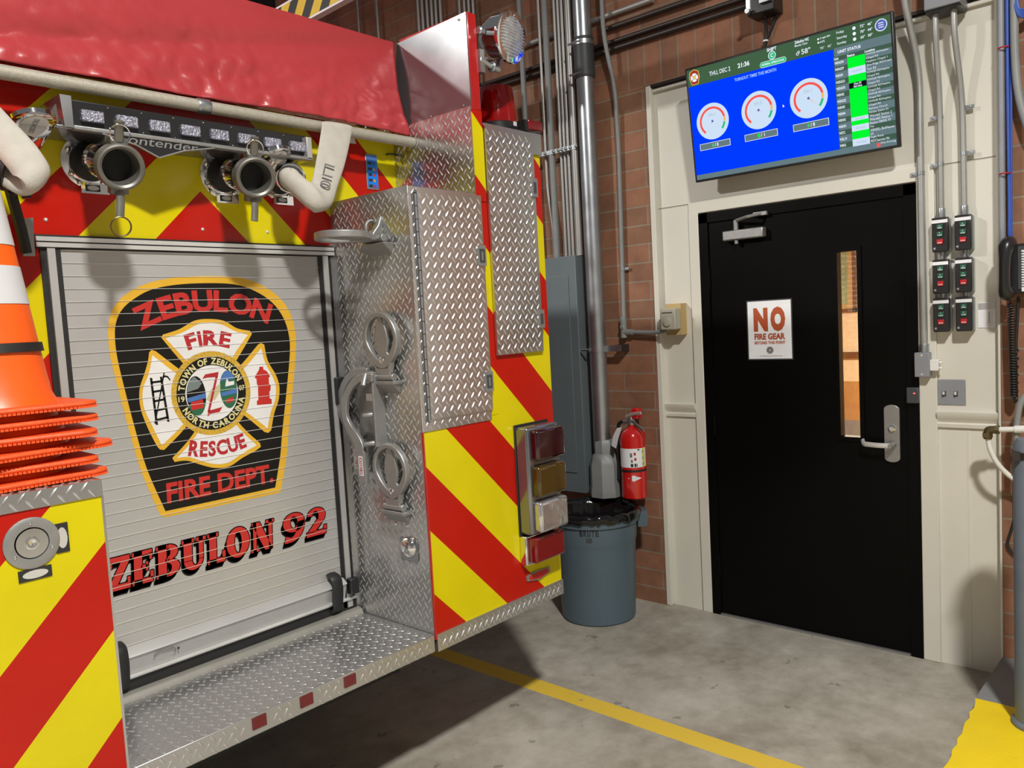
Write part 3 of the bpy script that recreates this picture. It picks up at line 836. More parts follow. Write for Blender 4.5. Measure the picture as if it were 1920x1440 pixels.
petals = [
    ([(352, 440), (362, 424), (450, 395), (530, 350), (605, 340), (690, 350), (760, 390), (830, 404), (842, 420), (760, 560), (640, 740), (480, 590)], (0, 1, 7, 8, 10),
     [(376, 445), (470, 412), (545, 371), (605, 361), (680, 371), (750, 406), (819, 426), (738, 545), (640, 740), (500, 580)], (0, 6, 8)),
    ([(287, 520), (300, 507), (322, 514), (450, 612), (620, 740), (480, 930), (368, 1047), (345, 1045), (330, 1028), (280, 930), (240, 820), (235, 720), (260, 640), (280, 570)], (0, 1, 2, 4, 6, 7, 8),
     [(303, 535), (430, 632), (600, 745), (462, 918), (355, 1022), (300, 910), (258, 815), (253, 720), (280, 650), (297, 580)], (0, 2, 4)),
    ([(875, 478), (890, 470), (908, 478), (927, 565), (970, 640), (990, 705), (985, 780), (962, 850), (946, 940), (930, 955), (910, 950), (815, 872), (640, 740), (790, 580)], (0, 1, 2, 8, 9, 10, 12),
     [(892, 497), (911, 572), (952, 650), (971, 707), (966, 780), (943, 845), (926, 930), (828, 855), (660, 740), (806, 600)], (0, 6, 8)),
    ([(525, 960), (640, 740), (790, 922), (885, 1010), (890, 1030), (860, 1052), (790, 1090), (720, 1136), (640, 1144), (560, 1125), (490, 1105), (424, 1112), (412, 1090)], (1, 3, 4, 11, 12),
     [(543, 965), (640, 760), (776, 934), (868, 1022), (785, 1069), (715, 1115), (640, 1123), (565, 1105), (497, 1085), (437, 1091)], (1, 3, 9)),
]
for yo, cy, wh, cw in petals:
    b.poly(loopE(sharpen(yo, cy), 2), 'emblem_gold'); b.poly(loopE(sharpen(wh, cw), 3), 'letter_white')
b.build('cross_petals', em)
cE = onY(398, 737, yE); RS = 0.134


def S_(x, z, k=5):
    return V((cE.x + x * RS, yE - 0.00012 * k, cE.z + z * RS))


def circ(r, k, n=48):
    return [S_(cos(2 * pi * i / n) * r, sin(2 * pi * i / n) * r, k) for i in range(n)]


b = MB(); b.poly(circ(1.0, 4), 'rope_gold'); b.poly(circ(0.875, 5), 'emblem_black'); b.poly(circ(0.665, 6), 'letter_white')
for i in range(60):
    a = 2 * pi * i / 60
    b.poly([S_(cos(a + d) * r, sin(a + d) * r, 5) for r, d in ((0.885, 0), (0.99, 0.075), (0.99, 0.10), (0.885, 0.025))], 'emblem_gold')
Lp = [S_(-0.40 + 0.235 * cos(t * pi / 16), -0.03 + 0.47 * sin(t * pi / 16), 7) for t in range(32)]
Rp = [S_(0.42 + 0.225 * cos(t * pi / 16), 0.05 + 0.46 * sin(t * pi / 16), 7) for t in range(32)]
b.poly(Lp, 'emblem_black'); b.poly(Rp, 'scene_green')
b.poly([S_(-0.40 + 0.235 * cos(t * pi / 16), -0.03 + 0.47 * sin(t * pi / 16), 8) for t in range(18, 31)], 'scene_green')
b.poly([S_(x, z, 9) for x, z in ((-0.62, 0.08), (-0.56, 0.33), (-0.42, 0.43), (-0.24, 0.26), (-0.34, 0.14))], 'scene_grey')
b.poly([S_(x, z, 9) for x, z in ((-0.63, -0.06), (-0.17, 0.02), (-0.17, -0.1), (-0.6, -0.16))], 'scene_blue')
b.poly([S_(x, z, 10) for x, z in ((-0.55, -0.16), (-0.25, -0.12), (-0.25, -0.32), (-0.55, -0.35))], 'letter_red')
b.poly([S_(x, z, 8) for x, z in ((0.25, 0.34), (0.33, 0.46), (0.42, 0.51), (0.52, 0.46), (0.60, 0.3), (0.22, 0.27))], 'scene_blue')
b.poly([S_(x, z, 8) for x, z in ((0.21, -0.02), (0.64, 0.05), (0.64, -0.06), (0.24, -0.1))], 'scene_blue')
b.poly([S_(x, z, 9) for x, z in ((0.34, 0.12), (0.58, 0.15), (0.58, 0.24), (0.44, 0.23), (0.40, 0.32), (0.36, 0.22))], 'letter_white')
b.poly([S_(x, z, 9) for x, z in ((0.33, -0.19), (0.52, -0.15), (0.54, -0.25), (0.33, -0.28))], 'letter_red')
b.poly([S_(x, z, 8) for x, z in ((-0.17, -0.14), (-0.02, 0.10), (0.22, 0.20), (0.20, 0.02), (0.06, -0.16), (-0.08, -0.2))], 'hand_tan')
for pl in ([(-0.22, 0.36), (-0.14, 0.46), (0.20, 0.49), (0.17, 0.37), (-0.10, 0.38)], [(0.11, 0.38), (0.17, 0.38), (-0.10, -0.42), (-0.16, -0.42)], [(-0.17, -0.54), (-0.15, -0.41), (0.20, -0.36), (0.24, -0.33), (0.14, -0.47), (-0.06, -0.48)]):
    b.poly([S_(x, z, 11) for x, z in pl], 'letter_dark_red')
b.build('town_seal', em)
b = MB()
nE = -Y1


def arcS(word, r, a0, a1, h, k=12, off=0.035):
    m_ = (a0 + a1) / 2
    b.glyphs_on_arc(word, *(S_(cos(radians(a)) * r, sin(radians(a)) * r, k) for a in (a0, m_, a1)), h, 'letter_cream', nE, off)


arcS('TOWN OF ZEBULON', 0.765, 166, 24, 0.155 * RS)
arcS('NORTH CAROLINA', 0.765, 208, 342, 0.155 * RS)
for word, a in (('19', 185), ('07', 4)):
    q = S_(cos(radians(a)) * 0.77, sin(radians(a)) * 0.77, 12); hw, hh = 0.075 * RS, 0.065 * RS
    b.text(word, q + V((-hw, 0, hh)), q + V((-hw, 0, -hh)), q + V((hw, 0, -hh)), 'letter_cream', 0.02)
b.build('seal_lettering', em)
b = MB(); b.glyphs_on_arc('ZEBULON', E_(275, 318, 3), E_(595, 243, 3), E_(892, 296, 3), 0.069, 'letter_red', nE, 0.04, 1.08, 0.10); b.build('name_lettering', em)
b = MB(); b.glyphs_on_arc('FIRE', E_(513, 460, 5), E_(605, 444, 5), E_(697, 452, 5), 0.050, 'letter_dark_red', nE, 0.04, 1.05, 0.10); b.build('fire_lettering', em)
b = MB(); b.glyphs_on_arc('RESCUE', E_(530, 1040, 5), E_(660, 1036, 5), E_(786, 1000, 5), 0.050, 'letter_dark_red', nE, 0.04, 1.05, 0.10); b.build('rescue_lettering', em)
b = MB(); b.text('FIRE DEPT.', E_(378, 1228, 3), E_(385, 1340, 3), E_(960, 1222, 3), 'letter_red', 0.035); b.build('department_lettering', em)
b = MB()                                   # ladder and pike pole
for (x0, y0, x1, y1) in ((296, 658, 328, 912), (350, 652, 390, 895)):
    b.poly([E_(x0 - 6, y0, 5), E_(x0 + 7, y0, 5), E_(x1 + 7, y1, 5), E_(x1 - 6, y1, 5)], 'emblem_black')
for i in range(5):
    t = 0.1 + i * 0.2; xa, ya = 296 + 32 * t, 658 + 254 * t; xb, yb = 350 + 40 * t, 652 + 243 * t
    b.poly([E_(xa, ya - 6, 5), E_(xb, yb - 6, 5), E_(xb, yb + 6, 5), E_(xa, ya + 6, 5)], 'emblem_black')
b.poly([E_(364, 630, 6), E_(371, 632, 6), E_(322, 905, 6), E_(314, 905, 6)], 'emblem_black')
b.band([E_(x, y, 6) for x, y in ((358, 650), (372, 644), (388, 648), (402, 668))], [E_(x, y, 6) for x, y in ((360, 660), (374, 654), (385, 657), (398, 674))], 'emblem_black', closed=False)
b.build('ladder_mark', em)
b = MB()
b.poly([E_(x, y, 5) for x, y in ((882, 598), (902, 597), (903, 612), (922, 622), (934, 640), (940, 652), (932, 656), (934, 690), (943, 696), (942, 726), (936, 732), (938, 770), (948, 772), (949, 798), (869, 805), (868, 782), (876, 778), (874, 700), (868, 690), (866, 662), (856, 658), (860, 648), (868, 634), (880, 614))], 'letter_red')
b.build('hydrant_mark', em)

# slab lettering under the emblem, red with a black edge and a dropped shade
GL = {}


def el(cx, cy, rx, ry, a0, a1, n=14):
    return [(cx + rx * cos(radians(a0 + (a1 - a0) * i / n)), cy + ry * sin(radians(a0 + (a1 - a0) * i / n))) for i in range(n + 1)]


def rg(o, i):
    return [[o[k], o[k + 1], i[k + 1], i[k]] for k in range(len(o) - 1)]


def rc(x0, y0, x1, y1):
    return [(x0, y0), (x1, y0), (x1, y1), (x0, y1)]


GL['Z'] = (0.76, [[(0.02, 1), (0.75, 1), (0.75, 0.84), (0.44, 0.84), (0.02, 0.84)], rc(0.02, 0.68, 0.12, 0.86), [(0.45, 0.85), (0.75, 0.85), (0.30, 0.16), (0, 0.16)], [(0, 0), (0.76, 0), (0.76, 0.17), (0, 0.17)], rc(0.66, 0.16, 0.76, 0.34)])
GL['E'] = (0.72, [rc(0.06, 0, 0.34, 1), rc(0, 0.0, 0.7, 0.15), rc(0, 0.87, 0.68, 1), rc(0.3, 0.45, 0.52, 0.57), rc(0.46, 0.37, 0.54, 0.65), rc(0.59, 0.7, 0.68, 0.9), rc(0.61, 0.1, 0.72, 0.34)])
GL['B'] = (0.78, [rc(0.06, 0, 0.34, 1), rc(0, 0, 0.4, 0.12), rc(0, 0.88, 0.4, 1), rc(0.3, 0.46, 0.4, 0.57)] + rg(el(0.38, 0.755, 0.34, 0.245, 90, -90), el(0.38, 0.755, 0.09, 0.13, 90, -90)) + rg(el(0.38, 0.27, 0.40, 0.27, 90, -90), el(0.38, 0.27, 0.13, 0.15, 90, -90)))
GL['U'] = (0.80, [rc(0.06, 0.3, 0.33, 1), rc(0, 0.88, 0.4, 1), rc(0.56, 0.3, 0.70, 1), rc(0.48, 0.88, 0.8, 1)] + rg(el(0.38, 0.32, 0.32, 0.33, 180, 360), el(0.445, 0.32, 0.115, 0.19, 180, 360)))
GL['L'] = (0.70, [rc(0.06, 0, 0.34, 1), rc(0, 0.88, 0.42, 1), rc(0, 0, 0.68, 0.15), rc(0.58, 0.12, 0.70, 0.36)])
GL['O'] = (0.80, rg(el(0.4, 0.5, 0.4, 0.51, 0, 360, 28), el(0.4, 0.5, 0.13, 0.36, 0, 360, 28)))
GL['N'] = (0.84, [rc(0.08, 0, 0.20, 1), rc(0, 0, 0.3, 0.1), [(0.02, 1), (0.32, 1), (0.80, 0.0), (0.52, 0.0)], rc(0.66, 0, 0.79, 1), rc(0.56, 0.9, 0.86, 1)])
GL['9'] = (0.74, rg(el(0.36, 0.68, 0.36, 0.34, 0, 360, 24), el(0.36, 0.68, 0.12, 0.22, 0, 360, 24)) + rg(el(0.24, 0.60, 0.48, 0.60, 10, -88, 14), el(0.24, 0.60, 0.23, 0.44, 10, -88, 14)) + [[(0.04, 0.0), (0.26, 0.0), (0.26, 0.16), (0.10, 0.24)]])
GL['2'] = (0.74, rg(el(0.36, 0.70, 0.34, 0.31, 170, -35, 18), el(0.33, 0.70, 0.12, 0.20, 170, -35, 18)) + [[(0.64, 0.52), (0.40, 0.58), (0.02, 0.14), (0.30, 0.14)], rc(0, 0, 0.72, 0.17), rc(0.63, 0.14, 0.74, 0.32)])
b = MB()
zA, zB = onY(205, 1105, yE).z, onY(205, 1045, yE).z
LT = [('Z', 0.894, 0.955), ('E', 0.961, 1.024), ('B', 1.033, 1.106), ('U', 1.113, 1.192), ('L', 1.198, 1.258), ('O', 1.262, 1.344), ('N', 1.350, 1.434), ('9', 1.472, 1.560), ('2', 1.566, 1.650)]
hL, zL = 0.098, 0.945
for ch, x, xr_ in LT:
    ww, polys = GL[ch]; sx = (xr_ - x) / ww; hh = hL
    xx = x
    for pl in polys:
        for (mm, k, offs) in (('emblem_black', 0, [(-0.0026 * q, -0.0040 * q) for q in range(0, 5)] + [(0.0032, 0), (0, 0.0032), (-0.0025, 0.0025), (0.0025, 0.0025), (0.0025, -0.0025)]), ('letter_red', 1, [(0, 0)])):
            for dx, dz in offs:
                pts = [V((xx + px_ * sx + 0.006 * py_ + dx, yE - 0.0003 - 0.0004 * k, zL + py_ * hh + dz)) for px_, py_ in pl]
                b.poly(pts, mm)
b.build('unit_lettering', rs)

# hand rail with a clip
yR, zR = 2.307, 2.361
b = MB(); b.tube([(0.15, yR, zR), (2.088, yR, zR)], 0.019, 'rail_grip', 16)
hr = part(b, 'hand_rail')
MB().lathe([(0.0215, -0.02), (0.0225, -0.018), (0.0225, 0.018), (0.0215, 0.02)], (1.251, yR, zR), X1, 'galvanised', 16).build('rail_clip', hr)

# hose bed cover: heavy red vinyl hanging over the back of the bed
b = MB(); nx, nz_ = 190, 48; vs = []; fs = []
x0, x1 = 0.02, 2.082
for j in range(nz_ + 1):
    for i in range(nx + 1):
        u, v_ = i / nx, j / nz_                # v 0 top, 1 hem
        x = x0 + (x1 - x0) * u
        z = 2.745 - 0.005 * v_ - 0.345 * v_ + 0.012 * noise.noise((x * 2.2, 0, 3.1)) * v_
        if u > 0.9: x -= (0.022 * sin(v_ * pi) - 0.010 * v_) * (u - 0.9) / 0.1
        y = 2.372 - 0.010 * sin(v_ * pi) - 0.050 * v_ * v_
        y -= 0.022 * noise.noise((x * 1.6, v_ * 1.3, 1.7)) * v_ ** 0.5
        # sag fold running down-left from the upper right corner
        d = (v_ - (0.06 + (2.08 - x) * 0.55)); y += 0.016 * math.exp(-(d / 0.10) ** 2) * min(1, (2.1 - x) * 3)
        cr = noise.noise((x * 9 + 2 * v_, v_ * 5, 4.2)) * 0.6 + abs(noise.noise((x * 15, v_ * 6 + x * 3, 9.2))) * 1.1 + abs(noise.noise((x * 30 - v_ * 6, v_ * 11, 2.2))) * 0.35
        y -= 0.021 * cr * max(0, v_ - 0.2) * 1.6 * (0.6 + 0.4 * noise.noise((x * 2, 1, 0)))
        vs.append((x, y, z)); 
for j in range(nz_):
    for i in range(nx):
        k = j * (nx + 1) + i; fs.append((k, k + 1, k + nx + 2, k + nx + 1))
b.add(vs, fs, 'tarp_red', True)
top = []; ft = []
for j in range(9):
    for i in range(nx + 1):
        x = x0 + (x1 - x0) * i / nx; y = 2.372 + (4.2) * (j / 8) ** 1.4
        z = 2.745 + (0 if j == 0 else 0.03 * noise.noise((x * 1.2, y * 0.8, 0)) - 0.03)
        top.append((x, y, z) if j else vs[i])
for j in range(8):
    for i in range(nx):
        k = j * (nx + 1) + i; ft.append((k, k + 1, k + nx + 2, k + nx + 1))
b.add(top, ft, 'tarp_red', True)
hb = part(b, 'hose_bed_cover', sharp=180)
hb.modifiers.new('thickness', 'SOLIDIFY').thickness = 0.004

# directional light bar
yl = 2.262; bx0, bx1 = 0.858, 1.590; bz0, bz1 = 2.246, 2.302
b = MB()
b.box((bx0, yl + 0.02, bz0 - 0.004), (bx1, RB, bz1 + 0.012), 'black_plastic')
b.box((0.800, yl + 0.01, bz0 - 0.014), (bx1 + 0.008, RB, bz0 - 0.004), 'smooth_aluminium')
b.box((bx0 + 0.002, yl - 0.004, bz0 - 0.016), (bx1 + 0.008, yl + 0.02, bz0 - 0.004), 'cast_aluminium')
bar = part(b, 'light_bar', bevel=0.003)
b = MB(); b.prism([(0.800, yl + 0.09, bz0 - 0.008), (0.838, yl + 0.03, bz1 + 0.004), (0.838, RB, bz1 + 0.004), (0.800, RB, bz0 + 0.03)], (0.001, 0, -0.05), 'diamond_plate')
b.prism([(0.838, yl - 0.002, bz0 - 0.012), (0.860, yl - 0.002, bz0 - 0.012), (0.860, yl - 0.002, bz1 + 0.014), (0.834, yl + 0.004, bz1 + 0.016)], (0, 0.14, 0), 'diamond_plate')
b.lugs((0.838, yl + 0.004, bz0 - 0.008), Y1, Z1, -X1, 0.15, 0.07, 'diamond_plate', pitch=0.03)
b.build('end_bracket', bar)
b = MB(); b.box((bx1 - 0.012, yl - 0.004, bz0 - 0.012), (bx1 + 0.008, RB, bz1 + 0.004), 'satin_aluminium'); b.build('end_bracket', bar, bevel=0.002)
n = 8
for i in range(n):
    cx = bx0 + 0.057 + i * (bx1 - bx0 - 0.094) / (n - 1)
    b = MB(); b.box((cx - 0.029, yl + 0.006, bz0 + 0.012), (cx + 0.029, yl + 0.022, bz1 - 0.013), 'lens_led')
    b.build('light_module', bar, bevel=0.003)
    b = MB()
    for dz in (bz0 + 0.004, bz1 + 0.003): b.dome((cx + 0.045, yl + 0.02, dz), -Y1, 0.003, 0.004, 'chrome', 8, 3)
    b.build('module_screw', bar)

# maker's badge under the light bar
bp = [onY(x, y, 2.262) for x, y in ((190, 236), (215, 252), (255, 272), (298, 296), (345, 283), (400, 262), (300, 250))]
yb = 2.262
q = [(p.x, yb, p.z) for p in bp]
b = MB(); b.prism([(q[0][0], yb, 2.229), (q[2][0], yb, q[2][2]), (q[3][0], yb, q[3][2]), (q[4][0], yb, q[4][2]), (q[5][0], yb, 2.229)], (0, 0.008, 0), 'black_plastic')
bg_ = part(b, 'badge')
b = MB(); ring = [q[0][0:1] + (yb - 0.002, 2.229), (q[2][0], yb - 0.002, q[2][2]), (q[3][0], yb - 0.002, q[3][2]), (q[4][0], yb - 0.002, q[4][2]), (q[5][0], yb - 0.002, 2.229)]
b.tube(ring, 0.0025, 'cast_aluminium', 6); b.build('badge_edge', bg_)
b = MB(); tlb = [onY(x, y, yb) for x, y in ((213, 249), (215, 266), (372, 286))]
b.text('Contender', *(V((p.x, yb - 0.002, p.z)) for p in tlb), 'cast_aluminium', 0.004, 0.2); b.build('badge_lettering', bg_)


# discharge outlets
def outlet(fx_, fz, mouth):
    c = V((fx_, RB, fz)); pb = c + V((0.002, -0.075, -0.004)); d = (V(mouth) - pb).normalized(); ln = (V(mouth) - pb).length - 0.068
    b = MB(); b.lathe([(0.074, 0), (0.074, 0.006), (0.060, 0.012), (0.048, 0.012)], c, -Y1, 'chrome', 32)
    b.box((fx_ - 0.030, RB - 0.016, fz - 0.088), (fx_ + 0.046, RB, fz - 0.058), 'chrome')
    t = part(b, 'discharge_outlet')
    MB().lathe([(0.054, 0.010), (0.052, 0.026), (0.044, 0.028)], c, -Y1, 'black_rubber', 28).build('seal_ring', t)
    b = MB(); b.box((fx_ - 0.018, RB - 0.019, fz - 0.082), (fx_ + 0.020, RB - 0.016, fz - 0.064), 'print_black')
    b.poly([V((fx_ + 0.001 + cos(k * pi / 8) * 0.016, RB - 0.0195, fz - 0.073 + sin(k * pi / 8) * 0.007)) for k in range(16)], 'satin_aluminium'); b.build('label_plate', t)
    for a in (150, 215, 300):
        MB().dome(c + V((cos(radians(a)) * 0.063, -0.011, sin(radians(a)) * 0.063)), -Y1, 0.008, 0.008, 'chrome', 8, 3).build('bolt', t)
    p0 = c + V((0, -0.01, 0))
    b = MB(); b.tube([p0, pb, pb + d * 0.02], 0.040, 'chrome', 24)
    b.lathe([(0.042, 0.0), (0.047, 0.006), (0.047, 0.03), (0.043, 0.034), (0.043, 0.05), (0.046, 0.054), (0.046, max(0.07, ln - 0.008))], pb + d * 0.01, d, 'chrome', 28)
    b.build('elbow', t)
    e0 = pb + d * ln
    u, v_, _ = frame_of(d)
    lab = MB()
    for k in (0, 1):
        dirn = (V((-0.55, -0.2, 0.55)) if k == 0 else V((-0.75, -0.2, -0.15))).normalized()
        dirn = (dirn - d * dirn.dot(d)).normalized(); tt = d.cross(dirn).normalized()
        ctr = pb + d * 0.024 + dirn * 0.0462
        lab.poly([ctr + d * (cos(i * pi / 8) * 0.011) + tt * (sin(i * pi / 8) * 0.014) + dirn * (0.0016 - 0.0028 * sin(i * pi / 8) ** 2) for i in range(16)], 'label_yellow' if k == 0 else 'reflector_red')
    lab.build('sticker', t)
    return t, e0, d, u, v_


def cap_end(t, e0, d, tabs=True):
    b = MB()
    b.lathe([(0.046, 0.0), (0.052, 0.008), (0.052, 0.020), (0.0585, 0.026), (0.060, 0.060), (0.057, 0.066), (0.052, 0.068), (0.046, 0.064), (0.043, 0.03), (0.040, -0.03)], e0, d, 'coupling_grey', 36, cap=False)
    side = d.cross(Z1).normalized(); up = side.cross(d).normalized()
    for s_ in (-1, 1):
        b.obox(e0 + d * 0.03 + up * (0.062 * s_), side * 0.022, d * 0.016, up * 0.009, 'coupling_grey')
    o = b.build('coupling', t)
    MB().lathe([(0.0425, 0.0), (0.0405, 0.0005)], e0 + d * 0.004, d, 'chassis_black', 24).build('bore_shade', t)  # black disc stands in for the shade inside the open mouth
    b = MB()
    tp = e0 + d * 0.045 + up * 0.07
    b.tube([tp - up * 0.008, tp + up * 0.03 + d * 0.004, tp + up * 0.044 + d * 0.012], 0.012, 'coupling_grey', 8, flat=0.5, up=d)
    b.torus(tp + up * 0.012 + d * 0.012, d, 0.024, 0.002, 'chrome', 20, 6)
    b.build('latch_tab', t)
    b = MB(); lo = e0 + d * 0.05 - up * 0.066
    b.tube([lo, lo - Z1 * 0.03 + side * 0.002, lo - Z1 * 0.062 + side * 0.006], 0.0105, 'coupling_grey', 8, flat=0.4, up=d)
    b.build('latch_tab', t)
    return lo - Z1 * 0.062 + side * 0.006


t1, e1, d1, u1, v1 = outlet(0.949, 2.180, (0.918, 2.13, 2.116))
lo = cap_end(t1, e1, d1)
MB().torus(lo - Z1 * 0.026, d1, 0.025, 0.0022, 'brass_dark', 22, 6).build('pull_ring', t1)
t2, e2, d2, u2, v2 = outlet(1.356, 2.183, (1.305, 2.13, 2.127))
cap_end(t2, e2, d2)
t3, e3, d3, u3, v3 = outlet(1.562, 2.193, onY(545, 336, 2.25))
b = MB(); b.lathe([(0.045, 0), (0.049, 0.006), (0.049, 0.022), (0.044, 0.026)], e3, d3, 'chrome', 28)
b.lathe([(0.041, 0.026), (0.042, 0.05), (0.037, 0.075)], e3, d3, 'dark_grey_paint', 28); b.build('hose_coupling', t3)
# discharge valve caps with oval name plates (over the third outlet and at the far left)
for px, py, rr in ((520, 288, 0.036), (62, 228, 0.046)):
    p = onY(px, py, RB - 0.20 if rr < 0.03 else RB - 0.15)
    b = MB(); b.tube([(p.x - 0.005, RB, p.z - 0.05), (p.x, RB - 0.06, p.z - 0.045), (p.x, p.y, p.z - 0.006)], rr * 0.9, 'chrome', 18)
    ax = V((0.05, -0.30, -0.95)).normalized()
    b.lathe([(rr, -0.012), (rr * 1.18, -0.008), (rr * 1.18, 0.004), (rr, 0.008)], p, ax, 'chrome', 26)
    vcap = part(b, 'valve_cap')
    u, v_, _ = frame_of(ax)
    b = MB(); b.poly([p + ax * 0.009 + u * (cos(k * pi / 10) * rr * 0.92) + v_ * (sin(k * pi / 10) * rr * 0.72) for k in range(20)], 'letter_white')
    b.text('DISCHARGE', *(p + ax * 0.0095 + u * rr * i * 0.6 + v_ * rr * j * 0.14 for i, j in ((-1, 1), (-1, -1), (1, -1))), 'ink_grey')
    b.build('name_plate', vcap)
# far left outlet, mostly hidden by its hose
t0, e0_, d0, u0, v0 = outlet(0.66, 2.175, (0.60, 2.20, 2.12))
MB().lathe([(0.045, 0), (0.049, 0.006), (0.049, 0.022), (0.044, 0.026)], e0_, d0, 'black_plastic', 24).build('hose_coupling', t0)

# bracket and lever left of the recess
b = MB(); pp = [onY(x, y, 2.36) for x, y in ((38, 410), (62, 408), (66, 480), (44, 480))]
b.prism(pp, (0, 0.01, 0), 'cast_aluminium'); br = part(b, 'lever_bracket')
b = MB(); b.tube(fillet([onY(5, 330, 2.34), onY(22, 368, 2.33), onY(30, 345, 2.33), onY(48, 360, 2.33)], 0.02) + [onY(50, 372, 2.33)], 0.012, 'black_plastic', 8)
b.tube([onY(20, 360, 2.34), onY(40, 430, 2.35), onY(50, 475, 2.355)], 0.014, 'black_plastic', 8); b.build('lever', br)

# panel sticker and grab staple
b = MB(); s0_, s1_ = onY(683, 290, RB), onY(708, 353, RB)
b.box((1.944, RB - 0.004, 2.192), (2.000, RB, 2.324), 'cast_aluminium')
st_ = part(b, 'instruction_plate', bevel=0.003)
b = MB(); b.box((1.950, RB - 0.0055, 2.199), (1.996, RB - 0.004, 2.318), 'label_blue')
for i in range(5):
    z = 2.296 - i * 0.021
    b.box((1.953, RB - 0.006, z - 0.012), (1.970, RB - 0.0055, z - 0.002), 'print_black')
    b.lathe([(0.006, 0), (0.0055, 0.0005)], (1.980, RB - 0.0055, z - 0.008), -Y1, ('scene_green', 'rope_gold', 'letter_dark_red', 'rope_gold', 'letter_dark_red')[i], 10)
b.box((1.953, RB - 0.006, 2.300), (1.993, RB - 0.0055, 2.314), 'scene_blue')
b.build('plate_print', st_)
b = MB(); pa, pb_ = onY(724, 290, RB), onY(747, 293, RB)
b.tube(fillet([pa, pa - Y1 * 0.016, pb_ - Y1 * 0.016, pb_], 0.008), 0.003, 'black_iron', 8); part(b, 'grab_staple')


# folding steps on the recess side
def folding_step(O, A, B, N, name='folding_step'):
    O, A, B, N = V(O), V(A), V(B), V(N)          # A across, B along the step from hinge to tip, N out of the step plane

    def P(a, c, n=0): return O + A * a + B * c + N * n
    out = []; inn = []
    for k in range(36):
        t = 2 * pi * k / 36; c_ = sin(t); wd = 0.090 * (1 - 0.26 * max(0, -c_) ** 1.3)
        out.append((cos(t) * wd, 0.130 + 0.097 * c_)); inn.append((cos(t) * (wd - 0.0185), 0.136 + 0.074 * c_))
    b = MB(); b.band([P(x, y, -0.012) for x, y in out], [P(x, y, -0.012) for x, y in inn], 'cast_aluminium', N * 0.024)
    st = part(b, name, bevel=0.004)
    b = MB()
    tong = [(-0.034, 0.02), (0.034, 0.02), (0.036, 0.07), (0.020, 0.10), (0.030, 0.145), (0.024, 0.185), (0.010, 0.225), (0.006, 0.24), (-0.006, 0.24), (-0.010, 0.225), (-0.024, 0.185), (-0.030, 0.145), (-0.020, 0.10), (-0.036, 0.07)]
    b.prism([P(x * 1.15, y * 0.90, -0.006) for x, y in tong], N * 0.010, 'cast_aluminium'); b.build('tread_plate', st, bevel=0.002)
    b = MB(); b.prism([P(x, y, -0.010) for x, y in ((-0.052, 0.075), (-0.026, 0.035), (0.026, 0.035), (0.052, 0.075), (0.030, 0.0), (-0.030, 0.0))], N * 0.020, 'cast_aluminium')
    b.tube([P(-0.05, 0.004), P(0.05, 0.004)], 0.013, 'cast_aluminium', 14); b.build('hinge_knuckle', st, bevel=0.002)
    b = MB(); b.lathe([(0.011, 0), (0.011, 0.006), (0.007, 0.009)], P(0, 0.062, 0.006), N, 'chrome', 14); b.build('lock_bolt', st)
    return st


WL = XA - 0.016
for y, z in ((2.142, 1.496), (2.138, 1.047)):
    st = folding_step((WL - 0.008, y, z), (0, -1, 0), (-0.03, 0, 1), (-1, 0, -0.03))
    b = MB(); b.box((XA - 0.040, y - 0.062, z - 0.020), (XA, y + 0.062, z - 0.008), 'cast_aluminium')
    b.prism([(XA, y - 0.055, z - 0.02), (XA - 0.036, y - 0.055, z - 0.02), (XA, y - 0.045, z - 0.055)], (0, 0.11, 0), 'cast_aluminium').build('mount_shelf', st, bevel=0.002)
    b = MB()
    for dy in (-0.03, 0.03): b.dome((XA, y + dy, z - 0.064), -X1, 0.008, 0.006, 'chrome', 10, 3)
    b.build('mount_bolt', st)
y, z = 2.135, 1.962
st = folding_step((XA - 0.030, y, z + 0.004), (0, -1, 0), (-1, 0, 0.02), (0, 0, 1))
b = MB(); b.prism([(XA, y - 0.062, z - 0.012), (XA - 0.05, y - 0.062, z - 0.012), (XA, y - 0.045, z - 0.05)], (0, 0.124, 0), 'cast_aluminium')
b.prism([(XA - q, y - 0.006, z + dz) for q, dz in ((0.0, 0.0), (0.052, 0.004), (0.042, 0.026), (0.02, 0.05), (0.008, 0.078), (0.0, 0.084))], (0, 0.02, 0), 'cast_aluminium')
b.build('mount_shelf', st, bevel=0.003)
MB().torus((XA - 0.012, y + 0.04, z + 0.045), Y1, 0.026, 0.006, 'cast_aluminium', 18, 8).build('grip_hoop', st)
# chrome step light low on the side
b = MB(); p = onX(768, 1025, XA); b.dome((XA, p.y, p.z), -X1, 0.040, 0.030, 'chrome', 24, 6)
cl_ = part(b, 'step_light')
MB().box((XA - 0.006, p.y - 0.045, p.z - 0.05), (XA, p.y + 0.045, p.z + 0.03), 'smooth_aluminium').build('light_base', cl_, bevel=0.003)
